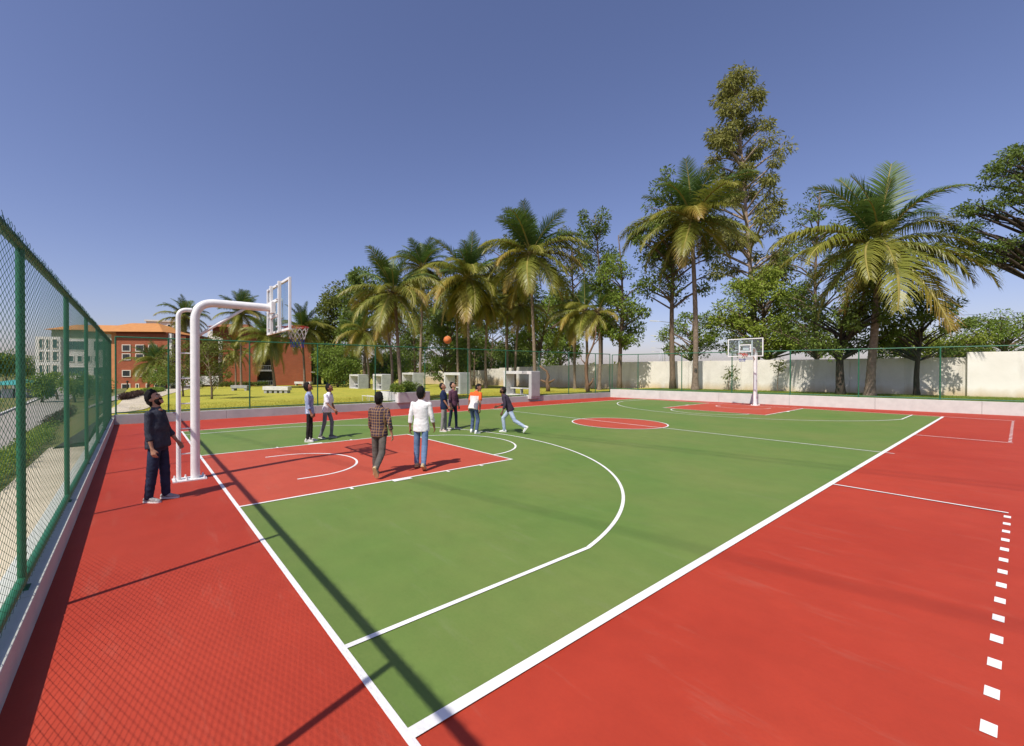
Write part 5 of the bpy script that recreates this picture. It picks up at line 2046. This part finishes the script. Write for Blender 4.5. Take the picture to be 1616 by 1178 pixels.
tree_at('rounded light green tree behind the wall and the far backboard', 1214, 44, 424,
        [(430, 22), (455, 48), (490, 68), (525, 76), (556, 60)], LM_light, r=.26, ncl=92, per=150, lsize=.30, seed=46, clump=.95, cx=1200)
tree_at('thin feathery tree rising behind the left of the biggest palm', 1290, 38, 288,
        [(292, 8), (325, 34), (365, 50), (400, 40), (430, 52), (480, 60), (530, 66), (556, 40)], LM_dark, r=.2, ncl=74, per=85, lsize=.22, seed=47, clump=.75, cx=1285)
tree_at('dark tree with thick trunk in front of the wall, left of the biggest palm', 1327, 28.6, 440,
        [(446, 34), (480, 60), (520, 70), (556, 56)], LM_dark, r=.26, ncl=56, per=95, lsize=.2, seed=48, clump=.6, bark=M_barkd)
tree_at('dark low tree in front of the wall, right of the biggest palm', 1447, 27.6, 452,
        [(458, 22), (490, 52), (525, 66), (556, 46)], LM_dark, r=.16, ncl=46, per=95, lsize=.2, seed=49, clump=.55, bark=M_barkd)
tree_at('feathery tree cut off by the right edge of the picture', 1648, 25, 214,
        [(220, 28), (260, 52), (310, 84), (350, 108), (385, 98), (412, 76)], LM_dark, r=.3, ncl=95, per=150, lsize=.17, seed=50, clump=.66, cx=1622, flat=.5, bark=M_barkd)
tree_at('small rounded tree behind the wall between two trunks', 1086, 47, 488,
        [(494, 20), (515, 40), (540, 44), (560, 26)], LM_mid, r=.16, ncl=42, per=100, lsize=.26, seed=51, clump=.7, cx=1102)
tree_at('sparse low tree behind the higher wall at the right edge', 1585, 36, 492,
        [(496, 26), (515, 60), (540, 78), (560, 60)], LM_mid, r=.16, ncl=52, per=110, lsize=.2, seed=52, clump=.66)
tree_at('lime green bush tree behind the wall right of the biggest palm', 1470, 36, 520,
        [(524, 40), (540, 66), (562, 70)], LM_lime, r=.14, ncl=50, per=120, lsize=.22, seed=53, clump=.66)
tree_at('dense dark green tree behind the ball and the players', 703, 58, 478,
        [(484, 20), (515, 42), (550, 48), (590, 36), (604, 16)], LM_dark, r=.2, ncl=62, per=170, lsize=.30, seed=54, clump=1.0)
tree_at('bushy mid green tree behind the net, left of the dense dark one', 535, 72, 452,
        [(456, 14), (480, 34), (515, 42), (560, 38), (596, 24)], LM_olive, r=.3, ncl=62, per=170, lsize=.46, seed=55, clump=1.5)
tree_at('dark rounded tree behind the low brownish palm', 575, 66, 424,
        [(430, 16), (455, 34), (490, 42), (530, 38)], LM_dark, r=.3, ncl=52, per=150, lsize=.42, seed=56, clump=1.35)
tree_at('round green bush tree behind the farthest left stone frame', 533, 60, 542,
        [(546, 20), (565, 34), (585, 36), (604, 22)], LM_mid, r=.16, ncl=46, per=150, lsize=.30, seed=57, clump=1.0)
tree_at('dark broad tree behind the leaning planter palm', 712, 76, 400,
        [(406, 22), (430, 50), (470, 60), (510, 54), (540, 26)], LM_olive, r=.3, ncl=66, per=130, lsize=.38, seed=58, clump=1.25)
tree_at('tree with dark open crown behind the tallest lawn palm', 800, 66, 372,
        [(378, 20), (400, 46), (440, 58), (480, 46), (510, 22)], LM_olive, r=.26, ncl=58, per=110, lsize=.34, seed=59, clump=1.15)
tree_at('open leafy tree with low branches right of the tallest lawn palm', 850, 54, 466,
        [(470, 16), (490, 40), (520, 48), (550, 30)], LM_mid, r=.18, ncl=40, per=95, lsize=.28, seed=60, clump=.8, cx=864)
tree_at('sparse young tree between the thin palms, just past the lawn wall', 775, 62, 486,
        [(490, 14), (515, 30), (550, 34), (575, 20)], LM_dark, r=.12, ncl=32, per=70, lsize=.26, seed=61, clump=.75)
tree_at('small sparse tree with reddish trunk near the lawn wall', 748, 64, 470,
        [(476, 12), (500, 26), (540, 30), (575, 22)], LM_dark, r=.12, ncl=34, per=80, lsize=.28, seed=62, clump=.8)
tree_at('green tree low behind the planter, past the stone frames', 612, 74, 556,
        [(560, 22), (572, 34), (588, 36), (598, 20)], LM_mid, r=.16, ncl=42, per=120, lsize=.4, seed=63, clump=1.1)
tree_at('young garden tree with thin foliage right of the hoop post', 334, 28.5, 524,
        [(530, 16), (550, 30), (575, 36), (600, 34), (618, 16)], LM_olive, r=.07, ncl=40, per=80, lsize=.13, seed=64, clump=.42, droop=.5)
tree_at('young garden tree with thin foliage left of the hoop post', 289, 33, 536,
        [(540, 16), (560, 30), (585, 36), (606, 28)], LM_olive, r=.07, ncl=38, per=80, lsize=.15, seed=65, clump=.48, droop=.5)
tree_at('bush tree at the foot of the split brick building', 262, 60, 578, [(580, 14), (592, 26), (606, 22)], LM_mid, r=.1, ncl=24, per=100, lsize=.26, seed=66, clump=.8)
for px, dd, yt, hw, lm, lb, sd in ((655, 82, 432, 44, LM_dark, 'tall dark tree deep behind the planter palm', 90), (770, 80, 418, 46, LM_olive, 'tall olive tree deep behind the two middle lawn palms', 91), (835, 74, 440, 40, LM_dark, 'dark tree deep behind the tallest lawn palm', 92),
                                   (884, 64, 452, 36, LM_mid, 'mid green tree behind the lawn wall, left of three thin palms', 93), (742, 70, 520, 40, LM_mid, 'low green tree behind the second stone frame', 94), (815, 68, 530, 38, LM_dark, 'low dark tree behind the lawn wall and the thin palms', 95),
                                   (505, 84, 498, 26, LM_mid, 'tree at the left end of the belt above the green bins', 96), (632, 92, 500, 46, LM_dark, 'low dark tree in the gap right of the planter palm', 97)):
    H_ = zat(yt, dd) + 1
    tree_at(lb, px, dd, yt, [(yt + 4, hw * .35), (yt + 26, hw * .8), (yt + 58, hw), (yt + 92 if yt < 490 else 585, hw * .8), (592, hw * .35)], lm, r=.26, ncl=62, per=110, lsize=.42, seed=sd, clump=1.35)
# bare shrubs by the far wall, casting thin shadows
for lb, px, dd, yt, cxx, sd in (('thin bare shrub with hanging leaves left of the far hoop post', 1150, 34.3, 566, 1158, 67), ('thin bare shrub against the wall right of the far hoop post', 1228, 32.2, 556, 1218, 68)):
    tree_at(lb, px, dd, yt, [(yt + 2, 3), (yt + 14, 10), (yt + 30, 9)], LM_olive, r=.035, ncl=9, per=22, lsize=.16, seed=sd, clump=.26, cx=cxx, name='bare_shrub', group='bare shrubs by the far wall')

# trees beyond the road, seen through the nearest fence
for i, (px, dd, yt, hw, lm, lb) in enumerate(((8, 62, 558, 16, LM_dark, 'dark round tree at the left picture edge beyond the mesh'), (34, 74, 562, 14, LM_mid, 'mid green tree behind the turquoise shed'), (66, 40, 594, 12, LM_mid, 'small street tree left of the white building beyond the mesh'),
                                              (90, 44, 592, 14, LM_light, 'small bright street tree before the white building'), (118, 40, 590, 14, LM_mid, 'street tree on the verge before the green windows'), (140, 46, 594, 10, LM_light, 'small street tree on the verge next to the fence end'),
                                              (-16, 58, 560, 18, LM_mid, 'tree half out of the picture beyond the mesh'), (160, 52, 596, 10, LM_mid, 'small tree at the far end of the road'))):
    tree_at(lb, px, dd, yt, [(yt + 1, hw * .5), (yt + 8, hw), (yt + 22, hw * .9), (yt + 30, hw * .4)], lm, r=.12, ncl=26, per=110, lsize=.26, seed=80 + i, clump=.8, group='trees beyond the road')

# ------------------------------------------------------------------ hedges, flower beds
def hedge(name, label, a, b, w, h, lm, n, lsize=.09, cat='hedge', zofs=0.0, seed=3, mixm=None):
    a, b = Vector(a + (0,)), Vector(b + (0,))
    t = (b - a)
    L = t.length
    t.normalize()
    sd = Vector((-t.y, t.x, 0))
    rng = random.Random(seed)
    cen, rr = [], []
    k = 0.0
    while k < L:
        q = a + t * k + sd * rng.uniform(-.3, .3) * w
        cen.append((q.x, q.y, gh(q.x, q.y) + zofs + h * rng.uniform(.35, .75)))
        rr.append(h * rng.uniform(.42, .62))
        k += h * .32
    V, F = leaves(cen, rr, n, lsize, seed, .05, .8, .5)
    o = link(name, npmesh(name, V, F, lm))
    tag(o, label, cat)
    # woody core
    return o


LM_purple = leaf_mat('purple_hedge_leaves', (0.10, 0.04, 0.045), (0.06, 0.05, 0.03))
hedge('clipped_hedge', 'low green hedge between the walkway and the road outside the nearest fence', (12, -4.25), (-9, -4.35), .8, .55, LM_mid, 95, .075)
hedge('clipped_hedge', 'dark purple and green hedge farther along the road outside the fence', (-9.2, -4.3), (-15, -4.3), .8, .5, LM_purple, 95, .09, seed=5)
hedge('clipped_hedge', 'low dark purple hedge beside the curved path on the lawn', (-18.5, -1.9), (-29, -1.0), .7, .40, LM_purple, 110, .10, seed=6)
hedge('clipped_hedge', 'low green hedge along the far end of the curved path', (-29.5, -.9), (-42, 1.1), .8, .45, LM_mid, 90, .13, seed=7)
hedge('clipped_hedge', 'dark green hedge at the foot of the brick building', (-62, 9.4), (-66.5, 17.8), 1.0, .8, LM_dark, 90, .2, seed=8)
hedge('planter_shrubs', 'leafy green planting filling the stone planter box', (-4.9, 10.8), (-3.15, 10.85), 3.0, .62, LM_mid, 420, .11, 'planting', .42, 9)
# far verge planting beyond the road
hedge('verge_shrubs', 'bright green shrubs on the verge beyond the road outside the nearest fence', (2, -8.9), (-38, -11.2), 1.6, .8, LM_light, 46, .16, 'shrubs', 0, 10)

# distant woods along the horizon: nobody could count these
rng = random.Random(77)
cen, rr = [], []
for px in range(-260, 1900, 7):
    dd = rng.uniform(150, 210)
    x, y = at(px, dd)
    hh = rng.uniform(3.2, 6.2)
    for k in range(3):
        cen.append((x + rng.uniform(-1.5, 1.5), y + rng.uniform(-1.5, 1.5), hh * (k + .4) / 3 - 1.0))
        rr.append(rng.uniform(1.4, 2.4))
V, F = leaves(cen, rr, 40, .95, 7, .1, .9, .6)
o = link('distant_woods', npmesh('distant_woods', V, F, LM_olive))
o['kind'] = 'stuff'

# grass blades along the kerbs
def blades(name, pts, m, seed, size=.07):
    rng = np.random.default_rng(seed)
    P = np.asarray(pts)
    n = len(P)
    a = rng.uniform(0, 2 * np.pi, n)
    s = size * rng.uniform(.5, 1.5, n)
    d = np.stack([np.cos(a), np.sin(a), np.zeros(n)], 1)
    b0 = P - d * .006
    b1 = P + d * .006
    lean_ = rng.normal(size=(n, 3)) * .35
    lean_[:, 2] = 1
    tip = P + lean_ * s[:, None]
    V = np.stack([b0, b1, tip], 1).reshape(-1, 3)
    o = link(name, npmesh(name, V, np.arange(n * 3).reshape(-1, 3), m))
    o['kind'] = 'stuff'
    return o


M_blade = leaf_mat('grass_blades', (0.36, 0.33, 0.04), (0.46, 0.40, 0.055))
M_blade2 = leaf_mat('strip_grass_blades', (0.13, 0.20, 0.025), (0.21, 0.25, 0.04))
rng = random.Random(5)
pts = []
for _ in range(42000):
    Y = rng.uniform(-1.5, 28)
    X = xw(Y) - .3 - 7 * rng.random() ** 2.2
    pts.append((X, Y, gh(X, Y)))
blades('lawn_blades', pts, M_blade, 1, .06)
pts = []
for _ in range(42000):
    X = rng.uniform(-2.2, 22)
    Y = yn(X) + .3 + rng.random() ** 1.5 * 8.5
    if Y < wy(X) - .1:
        pts.append((X, Y, gh(X, Y)))
blades('strip_blades', pts, M_blade2, 2, .075)
# fallen leaf litter under the trees by the wall

# the overhead wire that crosses the sky at the right
p0, p1 = at(1400, 60), at(1720, 60)
pts = []
for k in range(13):
    u = k / 12
    pts.append((p0[0] + (p1[0] - p0[0]) * u, p0[1] + (p1[1] - p0[1]) * u, zat(499, 60) + (zat(484, 60) - zat(499, 60)) * u - 1.1 * u * (1 - u)))
tag(MB().tube(pts, .022, 5).build('overhead_wire', M_cable), 'thin dark overhead wire crossing the sky above the low trees at right', 'wire')
